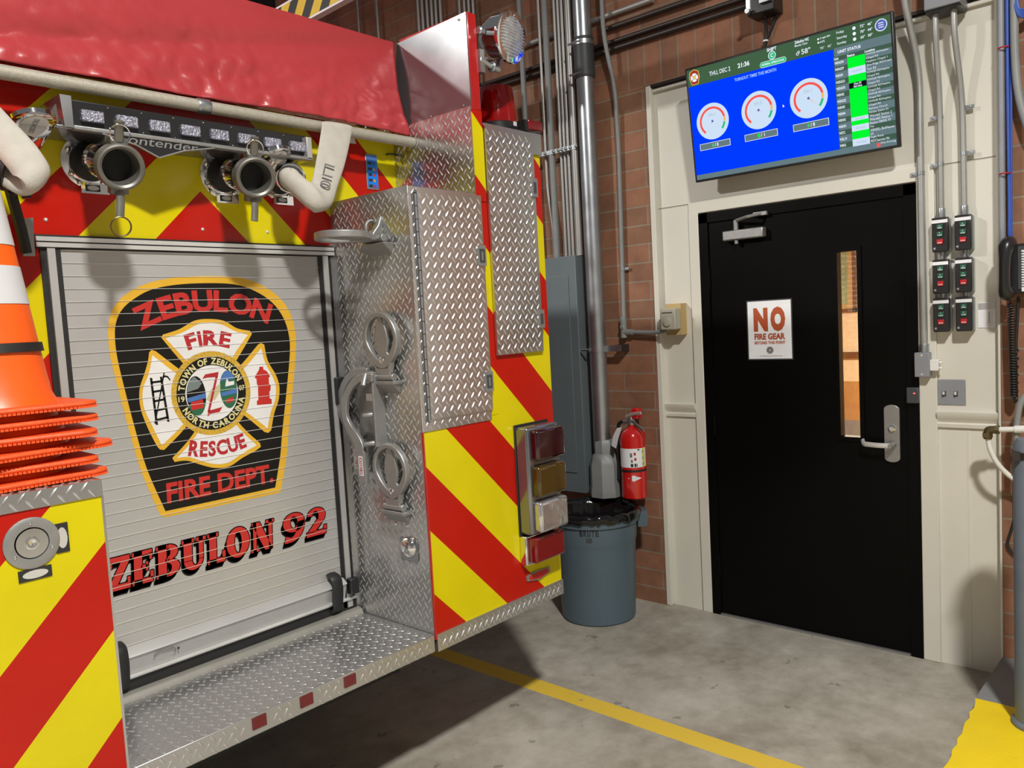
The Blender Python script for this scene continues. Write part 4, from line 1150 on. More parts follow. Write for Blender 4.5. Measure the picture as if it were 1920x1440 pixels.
# holder for the spanner wrenches
b = MB(); b.box((XA - 0.010, 2.185, 1.275), (XA, 2.32, 1.475), 'cast_aluminium')
b.box((XA - 0.052, 2.178, 1.26), (XA - 0.0, 2.186, 1.52), 'cast_aluminium')
wh = part(b, 'wrench_holder', bevel=0.002)
for z in (1.372, 1.272):
    MB().tube([(XA - 0.004, 2.192, z), (XA - 0.045, 2.205, z), (XA - 0.062, 2.229, z - 0.002)], [0.011, 0.010, 0.007], 'cast_aluminium', 10).build('prong', wh)
b = MB(); b.tube([(XA, 2.21, 1.515), (XA - 0.06, 2.205, 1.51), (XA - 0.075, 2.20, 1.475)], [0.012, 0.010, 0.010], 'cast_aluminium', 10); b.build('spring_clip', wh)
MB().box((XA - 0.0115, 2.229, 1.415), (XA - 0.010, 2.27, 1.440), 'paper_white').build('holder_sticker', wh)

# tail lamps
b = MB(); b.box((2.228, R - 0.062, 0.858), (2.418, R, 1.268), 'smooth_aluminium')
tl = part(b, 'tail_light', bevel=0.010)
MB().box((2.222, R - 0.006, 0.850), (2.425, R, 1.276), 'black_rubber').build('gasket', tl, bevel=0.003)
zs = ((1.140, 1.258, 'lens_dark_red'), (1.002, 1.120, 'lens_amber'), (0.868, 0.986, 'reverse_lens'))
for z0, z1, mm in zs:
    MB().box((2.244, R - 0.098, z0), (2.412, R - 0.058, z1), mm).build('lens', tl, bevel=0.012)
b = MB(); b.box((2.222, R - 0.034, 0.738), (2.424, R, 0.852), 'chrome'); bl = part(b, 'brake_light', bevel=0.006)
MB().box((2.240, R - 0.068, 0.748), (2.416, R - 0.03, 0.846), 'lens_red').build('lens', bl, bevel=0.008)
hexa = [(2.262, 0.672), (2.30, 0.692), (2.362, 0.700), (2.392, 0.690), (2.350, 0.668), (2.290, 0.656)]
hexa = [(p.x, p.z) for p in (onY(x, y, R) for x, y in ((986, 1081), (1003, 1070), (1029, 1062), (1030, 1071), (1011, 1086), (987, 1090)))]
b = MB(); b.prism([(x, R, z) for x, z in hexa], (0, -0.006, 0), 'cast_aluminium'); hx_ = part(b, 'maker_emblem')
mx_, mz_ = sum(x for x, _ in hexa) / 6, sum(z for _, z in hexa) / 6
MB().prism([(mx_ + (x - mx_) * 0.82, R - 0.006, mz_ + (z - mz_) * 0.72) for x, z in hexa], (0, -0.002, 0), 'letter_red').build('enamel_face', hx_)

# spotlight on the red post
sc_ = V((2.262, 1.95, 2.690)); ax = V((0.13, -0.97, -0.16)).normalized()
b = MB(); b.lathe([(0.012, -0.115), (0.04, -0.108), (0.066, -0.085), (0.082, -0.045), (0.087, -0.005), (0.091, 0.004), (0.091, 0.014), (0.084, 0.017)], sc_, ax, 'chrome', 36)
sp_ = part(b, 'spotlight')
b = MB(); b.lathe([(0.084, 0.012), (0.06, 0.020), (0.03, 0.025), (0.001, 0.027)], sc_, ax, 'lens_clear', 36)
u, v_, _ = frame_of(ax)
for k in range(-7, 8):
    z = k * 0.0105; hw = math.sqrt(max(0, 0.074 ** 2 - z * z))
    cc = sc_ + ax * (0.0265 - 0.9 * z * z / 0.084 * 0.12) + v_ * z
    b.tube([cc - u * hw - ax * 0.008, cc, cc + u * hw - ax * 0.008], 0.0025, 'lens_clear', 6)
b.build('lens', sp_)
b = MB(); b.tube([(2.146, 1.99, 2.60), (2.19, 1.985, 2.585), (2.229, 1.98, 2.575), sc_ + ax * -0.05 - Z1 * 0.08], 0.010, 'galvanised', 10)
b.box((2.142, 1.985, 2.555), (2.165, 2.03, 2.635), 'galvanised').torus((2.20, 1.985, 2.583), X1, 0.014, 0.006, 'galvanised', 12, 6)
b.build('swivel_arm', sp_)
MB().lathe([(0.012, 0), (0.016, 0.006), (0.010, 0.03)], (2.143, 1.99, 2.70), X1, 'galvanised', 12).build('side_knob', sp_)
# rotating beacon and side marker
bc = V((2.405, 2.16, 2.38))
b = MB(); b.lathe([(0.088, 0), (0.088, 0.014), (0.094, 0.018), (0.094, 0.055), (0.086, 0.060)], bc, Z1, 'black_plastic', 32); be = part(b, 'beacon')
MB().lathe([(0.086, 0.058), (0.085, 0.075), (0.072, 0.19), (0.066, 0.202), (0.045, 0.207), (0.001, 0.209)], bc, Z1, 'beacon_red', 32).build('dome', be)
b = MB(); b.lathe([(0.03, 0.06), (0.03, 0.11)], bc, Z1, 'black_plastic', 16).obox(bc + V((-0.01, 0, 0.13)), (0.012, 0.03, 0), (0.02, -0.008, 0), (0, 0, 0.035), 'chrome'); b.build('rotator', be)
b = MB()
for k in range(14):
    a = radians(-95 + k * 6)
    b.poly([bc + V((cos(a + da) * 0.0948, sin(a + da) * 0.0948, z)) for da, z in ((0, 0.040), (radians(6.2), 0.040), (radians(6.2), 0.056), (0, 0.056))], 'letter_white')
b.build('clamp_band', be)
b = MB(); b.box((2.392, 1.985, 2.390), (2.475, 2.03, 2.428), 'lens_red'); mk = part(b, 'marker_lamp', bevel=0.005)
MB().box((2.375, 1.99, 2.384), (2.395, 2.03, 2.425), 'black_plastic').build('lamp_base', mk)

# ================================================================== loose things on the truck
# nested traffic cones on the left compartment
def cone_mesh(root, full):
    b = MB()
    prof_o = [(0.132, 0.0), (0.118, 0.03), (0.108, 0.10), (0.032, 0.665), (0.028, 0.675)]
    prof_i = [(0.0245, 0.675), (0.0285, 0.66), (0.1045, 0.10), (0.1145, 0.028), (0.128, 0.0)]
    if not full: prof_o = [(0.132, 0.0), (0.118, 0.03), (0.108, 0.10), (0.100, 0.158)]; prof_i = [(0.0965, 0.158), (0.1045, 0.10), (0.1145, 0.028), (0.128, 0.0)]
    b.lathe(prof_o + prof_i, (0, 0, 0.014), Z1, 'cone_orange', 40, cap=False)
    b.build('cone_body', root)
    n = 10; hw = 0.178; rr = 0.045; lo = []; 
    for sx, sy, a0 in ((1, 1, 0), (-1, 1, 90), (-1, -1, 180), (1, -1, 270)):
        for k in range(n + 1):
            a = radians(a0 + 90 * k / n); lo.append(V((sx * (hw - rr) + cos(a) * rr, sy * (hw - rr) + sin(a) * rr, 0)))
    inn = [V((0.125 * cos(math.atan2(p.y, p.x)), 0.125 * sin(math.atan2(p.y, p.x)), 0)) for p in lo]
    b = MB(); b.band([p + V((0, 0, 0.004)) for p in lo], [p + V((0, 0, 0.004)) for p in inn], 'cone_base_orange', (0, 0, 0.012))
    b.build('base', root, bevel=0.005)
    b = MB()
    for k in range(0, len(lo), 1):
        p, q = lo[k], lo[(k + 1) % len(lo)]; m_ = int(max(1, (q - p).length / 0.009))
        for i in range(m_):
            c = p.lerp(q, (i + 0.5) / m_) * 0.985; b.obox(c + V((0, 0, 0.0025)), (0.0035, 0, 0), (0, 0.0035, 0), (0, 0, 0.0025), 'cone_base_orange')
    b.build('base_nubs', root)
    if full:
        def rz(z): return 0.108 - (z - 0.10) * (0.076 / 0.565)
        for z0, z1 in ((0.255, 0.345), (0.395, 0.55)):
            b = MB(); b.lathe([(rz(z0 - 0.014) + 0.0016, z0), (rz(z1 - 0.014) + 0.0016, z1)], (0, 0, 0), Z1, 'cone_collar', 40, cap=False); b.build('reflective_collar', root)


zc0, step_ = 1.3485, 0.0335
words = ['bottom cone of the orange stack, resting on the tread plate', 'second cone up in the orange stack, between its neighbours', 'third cone up in the orange stack, its flange sticking out furthest', 'fourth cone up in the orange stack, its flange turned a little',
         'fifth cone up in the orange stack, directly beneath the topmost cone', 'topmost orange traffic cone with grey reflective collars, whole cone visible']
jit = [(0.004, 0.0, 4), (-0.003, 0.004, -3), (0.016, -0.004, 7), (0.010, 0.0, -9), (-0.004, 0.003, 3), (0.002, 0, -2)]
cx_, cy_ = 0.598, 2.200
first = None
for i in range(6):
    dx, dy, a = jit[i]; loc = V((cx_ + dx, cy_ + dy, zc0 + i * step_))
    if i == 0:
        first = thing('traffic_cone', loc, words[0], 'traffic cone', 'nested orange traffic cones'); cone_mesh_root = first
        first.location = (0, 0, 0); cone_mesh(first, False); first.location = loc; o = first
    elif i < 5: o = copy_tree(first, loc, words[i])
    else:
        o = thing('traffic_cone', (0, 0, 0), words[5], 'traffic cone', 'nested orange traffic cones'); cone_mesh(o, True); o.location = loc
    o.rotation_euler = (0, 0, radians(a))
zs_ = 1.668
rs_ = 0.108 - (zs_ - (zc0 + 5 * step_) - 0.014 - 0.10) * (0.076 / 0.565)
b = MB(); b.lathe([(rs_ + 0.0085, -0.011), (rs_ + 0.0055, 0.011), (rs_ + 0.0015, 0.011), (rs_ + 0.0045, -0.011)], (cx_ + 0.002, cy_, zs_), Z1, 'black_rubber', 40, cap=False)
tag(b.build('rubber_strap'), 'black rubber strap round the topmost orange cone', 'strap')


def flat_hose(path, w0, th, updir, seg=14):
    mb = MB(); mb.tube(path, w0, 'hose_white', seg, flat=th, up=updir); return mb


# white hose over the rail, down to the third outlet
def hose_loft(rows, seg=18, n=5):
    # rows: left edge, right edge, half thickness
    L_ = catmull([r[0] for r in rows], n, closed=False); R_ = catmull([r[1] for r in rows], n, closed=False)
    H_ = [r[2] for r in rows]; vs = []; fs = []; N_ = len(L_); pw = None
    for i in range(N_):
        f = i / n; k = min(int(f), len(H_) - 2); h = H_[k] + (H_[k + 1] - H_[k]) * (f - k)
        c = (L_[i] + R_[i]) / 2; u = (R_[i] - L_[i]) / 2
        j0, j1 = max(0, i - 1), min(N_ - 1, i + 1); t = ((L_[j1] + R_[j1]) - (L_[j0] + R_[j0])).normalized()
        w_ = t.cross(u.normalized()).normalized()
        if pw is not None and w_.dot(pw) < 0: w_ = -w_
        pw = w_
        for q in range(seg):
            a = 2 * pi * q / seg; ca, sa = cos(a), sin(a)
            vs.append(c + u * (abs(ca) ** 0.8 * (1 if ca > 0 else -1)) + w_ * (h * sa))
    for i in range(N_ - 1):
        for q in range(seg): fs.append((i * seg + q, i * seg + (q + 1) % seg, (i + 1) * seg + (q + 1) % seg, (i + 1) * seg + q))
    fs += [tuple(range(seg))[::-1], tuple(range((N_ - 1) * seg, N_ * seg))]
    return MB().add(vs, fs, 'hose_white', True)


tail = e3 + d3 * 0.074
rows = [(onY(614, 262, 2.350), onY(668, 270, 2.350), 0.005), (onY(607, 236, 2.335), onY(662, 246, 2.335), 0.006), (onY(604, 229, 2.284), onY(660, 238, 2.284), 0.006), (onY(602, 246, 2.276), onY(658, 256, 2.276), 0.006), (onY(594, 295, 2.255), onY(647, 306, 2.255), 0.006),
        (onY(586, 335, 2.225), onY(633, 350, 2.225), 0.010), (onY(580, 350, 2.195), onY(622, 384, 2.195), 0.020), (onY(576, 346, 2.185), onY(603, 397, 2.175), 0.030), (onY(571, 334, 2.188), onY(582, 393, 2.178), 0.034)]
side3 = d3.cross(Z1).normalized(); up3 = side3.cross(d3)
rows.append((tail + d3 * 0.004 + up3 * 0.035, tail + d3 * 0.004 - up3 * 0.035, 0.035)); rows.append((tail - d3 * 0.004 + up3 * 0.035, tail - d3 * 0.004 - up3 * 0.035, 0.035))
root = thing('fire_hose', rows[2][0], 'white flat fire hose looped over the hand rail, marked L10', 'fire hose')
seg = 16
hose_loft(rows).build('hose_jacket', root)
b = MB(); q = [onY(628, 312, 2.228), onY(609, 306, 2.231), onY(599, 350, 2.186)]
b.text('L10', q[0], q[1], q[2], 'ink_grey', 0.0); b.build('marker_writing', root)

# white hose folded over at the left edge
hp = [onY(-95, 170, 2.30), onY(-45, 205, 2.24), onY(0, 250, 2.21), onY(38, 290, 2.19), onY(60, 325, 2.185), onY(52, 340, 2.2), onY(30, 332, 2.215), onY(8, 318, 2.24)]
path = catmull(hp, 6, closed=False); n_ = len(path)
root = thing('fire_hose', hp[3], 'white fire hose folded over at the left edge above the cones', 'fire hose')
vs = []; fs = []; E1 = V((0.45, -0.25, 0.86)).normalized()
T_ = [(path[min(i + 1, n_ - 1)] - path[max(i - 1, 0)]).normalized() for i in range(n_)]
for i, p in enumerate(path):
    t = i / (n_ - 1); u = V((0.62, 0.10, 0.78)); u = (u - T_[i] * u.dot(T_[i])); u = u.normalized() if u.length > 0.15 else (V((0, -1, 0.2)) - T_[i] * V((0, -1, 0.2)).dot(T_[i])).normalized()
    if i and u.dot(pu) < 0: u = -u
    pu = u
    w_ = T_[i].cross(u); hw = 0.046 if t < 0.6 else 0.046 - 0.012 * (t - 0.6) / 0.4; ht = 0.014 + 0.016 * math.exp(-((t - 0.62) / 0.15) ** 2)
    for s_ in range(seg):
        a = 2 * pi * s_ / seg; vs.append(p + u * cos(a) * hw + w_ * sin(a) * ht)
for i in range(n_ - 1):
    for s_ in range(seg): fs.append((i * seg + s_, i * seg + (s_ + 1) % seg, (i + 1) * seg + (s_ + 1) % seg, (i + 1) * seg + s_))
fs += [tuple(range(seg))[::-1], tuple(range((n_ - 1) * seg, n_ * seg))]
b = MB(); b.add(vs, fs, 'hose_white', True); b.build('hose_jacket', root)
b = MB(); b.lathe([(0.050, -0.03), (0.052, 0.0), (0.050, 0.015), (0.042, 0.016)], hp[-1], (V((0.75, -0.5, -0.35))).normalized(), 'black_rubber', 24, cap=False); b.build('coupling_gasket', root)


# spanner wrenches in the holder
def wrench(off, label):
    x = XA - 0.044
    cl = [(2.172, 1.500), (2.205, 1.503), (2.250, 1.496), (2.290, 1.474), (2.325, 1.436), (2.342, 1.395), (2.340, 1.355), (2.318, 1.318), (2.288, 1.288), (2.270, 1.258), (2.264, 1.215), (2.262, 1.130)]
    pts = catmull([(x, y, z) for y, z in cl], 4, closed=False)
    A, B_ = [], []
    for i, p in enumerate(pts):
        t = (pts[min(i + 1, len(pts) - 1)] - pts[max(i - 1, 0)]).normalized(); nn = V((0, -t.z, t.y))
        f = i / (len(pts) - 1); hw = 0.014 + 0.008 * min(1, max(0, f - 0.55) * 4)
        A.append(p + nn * hw); B_.append(p - nn * hw)
    root = thing('spanner_wrench', V((x, 2.27, 1.13)) + V(off), label, 'wrench', 'spanner wrenches on the truck')
    loc = V(root.location)
    b = MB(); b.band([p + V(off) for p in A], [p + V(off) for p in B_], 'cast_aluminium', V((-0.016, 0, 0)), closed=False)
    b.build('wrench_body', root, bevel=0.003)
    b = MB(); s0 = V((x - 0.0166, 2.262, 1.19)) + V(off)
    b.box((s0.x - 0.0004, s0.y - 0.012, s0.z - 0.035), (s0.x, s0.y + 0.012, s0.z + 0.035), 'paper_white')
    b.text('TURN LOCK', s0 + V((-0.0008, 0.008, -0.032)), s0 + V((-0.0008, -0.008, -0.032)), s0 + V((-0.0008, -0.008, 0.032)), 'letter_red', 0.02)
    b.build('sticker', root)
    return root


wrench((0, 0, 0), 'grey spanner wrench in front, its red and white sticker lower')
wrench((0.0185, 0.048, 0.018), 'grey spanner wrench behind the other one, beside the shutter track')

# ================================================================== along the brick wall
def pipe(pts, r, name, m, label, cat, group=None, seg=14, rad=0.06, clamps=(), couplers=()):
    root = thing(name, V(pts[-1]), label, cat, group)
    b = MB(); b.tube(fillet(pts, rad) if len(pts) > 2 else pts, r, m, seg); b.build('tube', root)
    for c in clamps:                                     # (point on pipe, along axis vector, side)
        p, ax_, sd = V(c[0]), V(c[1]).normalized(), V(c[2]).normalized()
        b = MB(); b.lathe([(r * 1.12, -0.008), (r * 1.12, 0.008)], p, ax_, 'galvanised', seg)
        b.obox(p + sd * (r + 0.014) + X1 * r * 0.5, sd * 0.015, ax_ * 0.008, X1 * 0.003, 'galvanised').dome(p + sd * (r + 0.016) + X1 * (r * 0.5 - 0.003), -X1, 0.006, 0.005, 'galvanised', 8, 3)
        b.build('pipe_strap', root)
    for c in couplers:
        p, ax_ = V(c[0]), V(c[1]).normalized()
        b = MB(); b.lathe([(r * 1.25, -0.02), (r * 1.3, -0.017), (r * 1.3, 0.017), (r * 1.25, 0.02)], p, ax_, 'galvanised', seg); b.build('coupler', root)
    return root


XPI = 3.82
ZT = 4.6


def vy(px, py, x=XPI): return onX(px, py, x).y


g = 'grey conduits dropping to the breaker panel'
ptop = 2.03
spec = [  # y at wall, radius, x, label
    (3.178, 0.0165, 3.80, 'conduit_grey', 'leftmost grey conduit, passing down behind the red beacon', -0.2),
    (3.060, 0.0105, 3.835, 'conduit_steel', 'thin conduit between the two grey ones, kinked above the panel', 1),
    (2.995, 0.020, 3.81, 'conduit_grey', 'thick grey conduit left of the thin bunch over the panel', 1),
    (2.945, 0.0095, 3.835, 'conduit_steel', 'thin steel conduit, first of the bunch from the left', 1),
    (2.918, 0.0095, 3.835, 'conduit_steel', 'thin steel conduit, second of the bunch from the left', 1),
    (2.890, 0.0105, 3.835, 'conduit_steel', 'thin steel conduit, third of the bunch from the left', 1),
    (2.862, 0.0095, 3.835, 'conduit_steel', 'thin steel conduit, fourth of the bunch from the left', 1),
    (2.826, 0.0205, 3.81, 'conduit_steel', 'thick pale conduit, last of the bunch beside the big downpipe', 1),
]
for y, r, x, mm, lab, k in spec:
    zb_ = ptop if k == 1 else 0.15
    pts = [(x, y, ZT), (x, y, zb_)]
    if 'kinked' in lab: pts = [(x, y, ZT), (x, y, 2.45), (x, y - 0.028, 2.2), (x, y - 0.028, zb_)]
    if k == 1 and y < 3.0: pts = [(x, y, ZT), (x, y, zb_)]
    pipe(pts, r, 'conduit', mm, lab, 'conduit', g)
b = MB(); b.box((3.79, 2.795, 2.638), (3.80, 3.10, 2.662), 'galvanised')
for y in (2.80, 2.843, 2.876, 2.904, 2.93, 2.965, 3.03, 3.085): b.dome((3.79, y, 2.65), -X1, 0.011, 0.012, 'galvanised', 10, 3)
tag(b.build('strut_strap'), 'galvanised strap clamping the conduit bunch above the panel', 'pipe strap')
# breaker panel
root = thing('breaker_panel', (3.82, 3.05, 0.63), 'tall grey electrical breaker panel behind the trash can', 'electrical panel')
px0, py0, py1, pz0, pz1 = 3.745, 2.815, 3.30, 0.63, 2.03
MB().box((px0, py0, pz0), (WB, py1, pz1), 'panel_grey').build('cabinet', root, bevel=0.004)
b = MB(); b.box((px0 - 0.006, py0 + 0.055, pz0 + 0.12), (px0, py1 - 0.05, pz1 - 0.11), 'panel_grey'); b.build('panel_door', root, bevel=0.002)
# big downpipe with clamp, band and boot
yb_ = 2.715
root = thing('downpipe', (3.79, yb_, 0.64), 'large galvanised vertical pipe beside the grey breaker panel', 'pipe')
b = MB(); b.tube([(3.79, yb_, 3.13), (3.79, yb_, 0.92)], 0.050, 'galvanised', 24); b.build('tube', root)
b = MB(); b.tube([(3.79, yb_, ZT), (3.79, yb_, 3.09)], 0.051, 'galvanised', 24); b.build('upper_tube', root)
b = MB(); b.lathe([(0.056, -0.11), (0.058, -0.10), (0.058, 0.10), (0.056, 0.11)], (3.79, yb_, 3.12), Z1, 'dark_grey_paint', 24)
b.lathe([(0.0595, -0.012), (0.0595, 0.012)], (3.79, yb_, 3.20), Z1, 'galvanised', 24).lathe([(0.0595, -0.012), (0.0595, 0.012)], (3.79, yb_, 3.03), Z1, 'dark_grey_paint', 24)
for z in (3.20, 3.03): b.tube([(3.735, yb_ + 0.065, z), (3.735, yb_ - 0.02, z)], 0.007, 'galvanised', 8)
b.build('rubber_coupling', root)
b = MB(); b.lathe([(0.0535, -0.018), (0.0535, 0.018)], (3.79, yb_, 1.482), Z1, 'galvanised', 24)
b.box((3.80, yb_ - 0.15, 1.464), (3.806, yb_ - 0.05, 1.500), 'galvanised').box((3.806, yb_ - 0.155, 1.462), (WB, yb_ - 0.115, 1.502), 'black_iron')
b.tube([(3.735, yb_ + 0.075, 1.482), (3.735, yb_ + 0.03, 1.482)], 0.008, 'chrome', 8); b.build('pipe_band', root)
b = MB(); b.lathe([(0.050, 0.33), (0.062, 0.31), (0.062, 0.25), (0.075, 0.235), (0.092, 0.19), (0.094, 0.06), (0.10, 0.04), (0.10, 0.0)], (3.79, yb_ - 0.012, 0.625), Z1, 'conduit_grey', 8, twist=pi / 8)
b.build('boot', root)
# back conduits high on the wall
back = [(4.735, 0.009, 'thin pale conduit high above the red tarp, left of its neighbour'), (4.522, 0.010, 'thin pale conduit high above the red tarp, nearer the bunch')]
for y, r, lab in back: pipe([(3.835, y, 5.0), (3.835, y, 0.15)], r, 'conduit', 'conduit_steel', lab, 'conduit')
for k, y in enumerate((4.097, 4.055, 4.009, 3.966, 3.926, 3.883)):
    pipe([(3.835, y, 5.0), (3.835, y, 0.15)], 0.011, 'conduit', 'conduit_steel', 'slim conduit %s in the row of six above the steel bed side' % ('first from the left', 'second from the left', 'third from the left', 'fourth from the left', 'fifth from the left', 'last on the right')[k], 'conduit', 'row of six conduits above the truck')
for k, y in enumerate((3.708, 3.664, 3.626, 3.588)):
    pipe([(3.835, y, 5.0), (3.835, y, 0.15)], 0.010, 'conduit', 'conduit_steel', 'slim conduit %s of four right above the red post' % ('first', 'second', 'third', 'last')[k], 'conduit', 'row of four conduits above the red post')
# horizontal conduits over the wall
horiz = [(3.335, 0.016, 3.86, 5.2, 2.30, 'topmost horizontal conduit, running behind the downpipe'),
         (3.262, 0.015, 3.855, 2.62, 0.9, 'dark horizontal conduit just below the topmost one'),
         (3.186, 0.013, 3.86, 5.2, 1.74, 'upper one of the paired horizontal conduits ending at the cable box'),
         (3.146, 0.015, 3.86, 5.2, 1.74, 'lower one of the paired horizontal conduits ending at the cable box')]
for z, r, x, ya, yb2, lab in horiz:
    pipe([(x, ya, z), (x, yb2, z)], r, 'conduit', 'conduit_steel' if z > 3.3 else 'black_iron', lab, 'conduit', 'horizontal conduits on the brick wall')
# bent conduit down to the switch box
rt = pipe([(3.80, 2.585, ZT), (3.80, 2.585, 3.20), (3.84, 2.553, 2.95), (3.858, 2.555, 2.6), (3.858, 2.572, 1.63)], 0.0125, 'conduit', 'conduit_grey', 'thin grey conduit right of the big downpipe, bent at the top', 'conduit', None, 12, 0.12,
          clamps=(((3.858, 2.567, 1.93), Z1, -Y1),))
b = MB(); b.tube([(3.85, 2.572, 1.66), (3.85, 2.572, 1.54)], 0.019, 'conduit_grey', 14).tube([(3.85, 2.572, 1.57), (3.85, 2.51, 1.57)], 0.018, 'conduit_grey', 14).dome((3.832, 2.572, 1.60), -X1, 0.016, 0.006, 'conduit_grey', 12, 3)
b.build('junction_tee', rt)
b = MB(); b.tube(fillet([(3.85, 2.52, 1.57), (3.845, 2.36, 1.562), (3.828, 2.27, 1.573), (3.828, 2.262, 1.595)], 0.03), 0.012, 'conduit_grey', 12); b.build('side_run', rt)
# switch box on its tan backing
root = thing('key_switch_box', (3.87, 2.245, 1.58), 'small grey beige switch box on a tan board left of the door', 'switch box')
MB().box((WB - 0.02, 2.205, 1.545), (WC, 2.30, 1.715), 'tan_board').build('backing_board', root)
b = MB(); b.box((3.80, 2.208, 1.575), (WB - 0.02, 2.300, 1.690), 'beige_box'); b.build('box_body', root, bevel=0.006)
b = MB(); b.lathe([(0.024, 0), (0.024, 0.008), (0.018, 0.010)], (3.80, 2.256, 1.618), -X1, 'beige_box', 22).box((3.798, 2.225, 1.666), (3.80, 2.288, 1.670), 'print_black'); b.build('knob', root)
# cable box over the television, with its cable
root = thing('cable_box', (3.83, 1.67, 3.07), 'black outlet box on the brick above the television', 'outlet box')
MB().box((3.775, 1.60, 3.062), (WB, 1.735, 3.22), 'black_plastic').build('box_body', root, bevel=0.006)
b = MB(); b.box((3.755, 1.61, 3.10), (3.775, 1.665, 3.20), 'galvanised').box((3.765, 1.715, 3.085), (3.775, 1.735, 3.24), 'bright_aluminium'); b.lathe([(0.012, 0), (0.012, 0.02)], (3.765, 1.722, 3.08), -X1, 'galvanised', 12); b.build('outlet_plate', root)
root = thing('power_cable', (3.84, 1.68, 2.9), 'dark cable dropping from the outlet box to the television', 'cable')
b = MB(); b.tube(fillet([(3.83, 1.672, 3.065), (3.86, 1.676, 2.99), (3.855, 1.685, 2.94), (3.86, 1.705, 2.86)], 0.03), 0.0075, 'black_rubber', 10)
b.tube(fillet([(3.862, 1.555, 3.35), (3.862, 1.62, 3.07), (3.862, 1.672, 2.975), (3.86, 1.69, 2.93), (3.862, 1.712, 2.86)], 0.05), 0.007, 'black_rubber', 10); b.build('cord', root)
MB().lathe([(0.013, -0.004), (0.013, 0.004)], (3.857, 1.683, 2.953), Z1, 'paper_white', 12).build('cable_tie', root)

# ------------------------------------------------------------------ television
tl_, tr_, br_, bl_ = V((3.727, 2.058, 2.885)), V((3.727, 1.083, 2.885)), V((3.795, 1.068, 2.327)), V((3.795, 2.050, 2.327))
cor = [onX(1283, 130, 3.727), onX(1673, 20, 3.727), onX(1688, 275, 3.795), onX(1305, 343, 3.795)]
zt_ = (cor[0].z + cor[1].z) / 2; zb_ = (cor[2].z + cor[3].z) / 2; yl_ = (cor[0].y + cor[3].y) / 2; yr_ = (cor[1].y + cor[2].y) / 2
TVU = V((0, yr_ - yl_, 0)); TVV = V((3.795 - 3.727, 0, zb_ - zt_)); TVO = V((3.727, yl_, zt_))
TW, TH = TVU.length, TVV.length; tu, tv = TVU.normalized(), TVV.normalized(); tn = tv.cross(tu).normalized()
if tn.x > 0: tn = -tn
root = thing('wall_television', TVO + TVU * 0.5 + TVV, 'wall mounted flat television showing a blue status dashboard', 'television')


def tvp(u, v_, k=0.0): return TVO + tu * u + tv * v_ + tn * k


b = MB(); b.prism([tvp(0, 0), tvp(TW, 0), tvp(TW, TH), tvp(0, TH)], -tn * 0.032, 'black_plastic'); b.build('cabinet', root, bevel=0.004)
b = MB(); b.prism([tvp(0.25, 0.16, -0.032), tvp(TW - 0.25, 0.16, -0.032), tvp(TW - 0.25, TH - 0.06, -0.032), tvp(0.25, TH - 0.06, -0.032)], -tn * 0.02, 'black_plastic')
b.box((3.80, yr_ + 0.3, zb_ + 0.12), (WC, yl_ - 0.3, zb_ + 0.38), 'black_iron'); b.build('wall_mount', root)
scr = MB()


def tp(x, y, k):                                # a point of the picture on the screen, x and y in crop pixels
    p = onP(1260 + x / 4, y / 4, TVO, tn); return p + tn * (0.0006 + 0.0004 * k)


def sq(pts, m, k): scr.poly([tp(x, y, k) for x, y in pts], m)


def tx(body, tlp, blp, brp, m, k=4, off=0.0): scr.text(body, tp(*tlp, k), tp(*blp, k), tp(*brp, k), m, off)


bz = 0.011; SW, SH = TW - 2 * bz, TH - 2 * bz


def uv(u, v_, k): return tvp(bz + u * SW, bz + v_ * SH, 0.0006 + 0.0004 * k)


def toUV(x, y):
    p = onP(1260 + x / 4, y / 4, TVO, tn) - TVO; return ((p.dot(tu) - bz) / SW, (p.dot(tv) - bz) / SH)


def rect(u0, v0, u1, v1, m, k): scr.poly([uv(u0, v0, k), uv(u1, v0, k), uv(u1, v1, k), uv(u0, v1, k)], m)


def tuv(body, u0, v0, u1, v1, m, k=5, off=0.0): scr.text(body, uv(u0, v0, k), uv(u0, v1, k), uv(u1, v1, k), m, off)


rect(0, 0, 1, 1, 'screen_green_bar', 0)
uB, vB, vb = 0.748, 0.151, 0.955
rect(0, vB, uB, vb, 'screen_blue', 1); rect(0, vb, 1, 1, 'screen_slate', 1)
rect(uB + 0.004, 0.145, 1, vb, 'screen_slate', 1); rect(uB + 0.004, 0.214, 1, 0.246, 'screen_dark', 2)
asp = SW / SH


def disc(u, v_, r, m, k, n=28, a0=0, a1=360): return [uv(u + cos(radians(a0 + (a1 - a0) * i / n)) * r, v_ - sin(radians(a0 + (a1 - a0) * i / n)) * r * asp, k) for i in range(n + (a1 - a0 != 360))]


def pill(u0, u1, v_, r, m, k): scr.poly(disc(u1, v_, r, None, k, 10, -90, 90) + disc(u0, v_, r, None, k, 10, 90, 270), m)


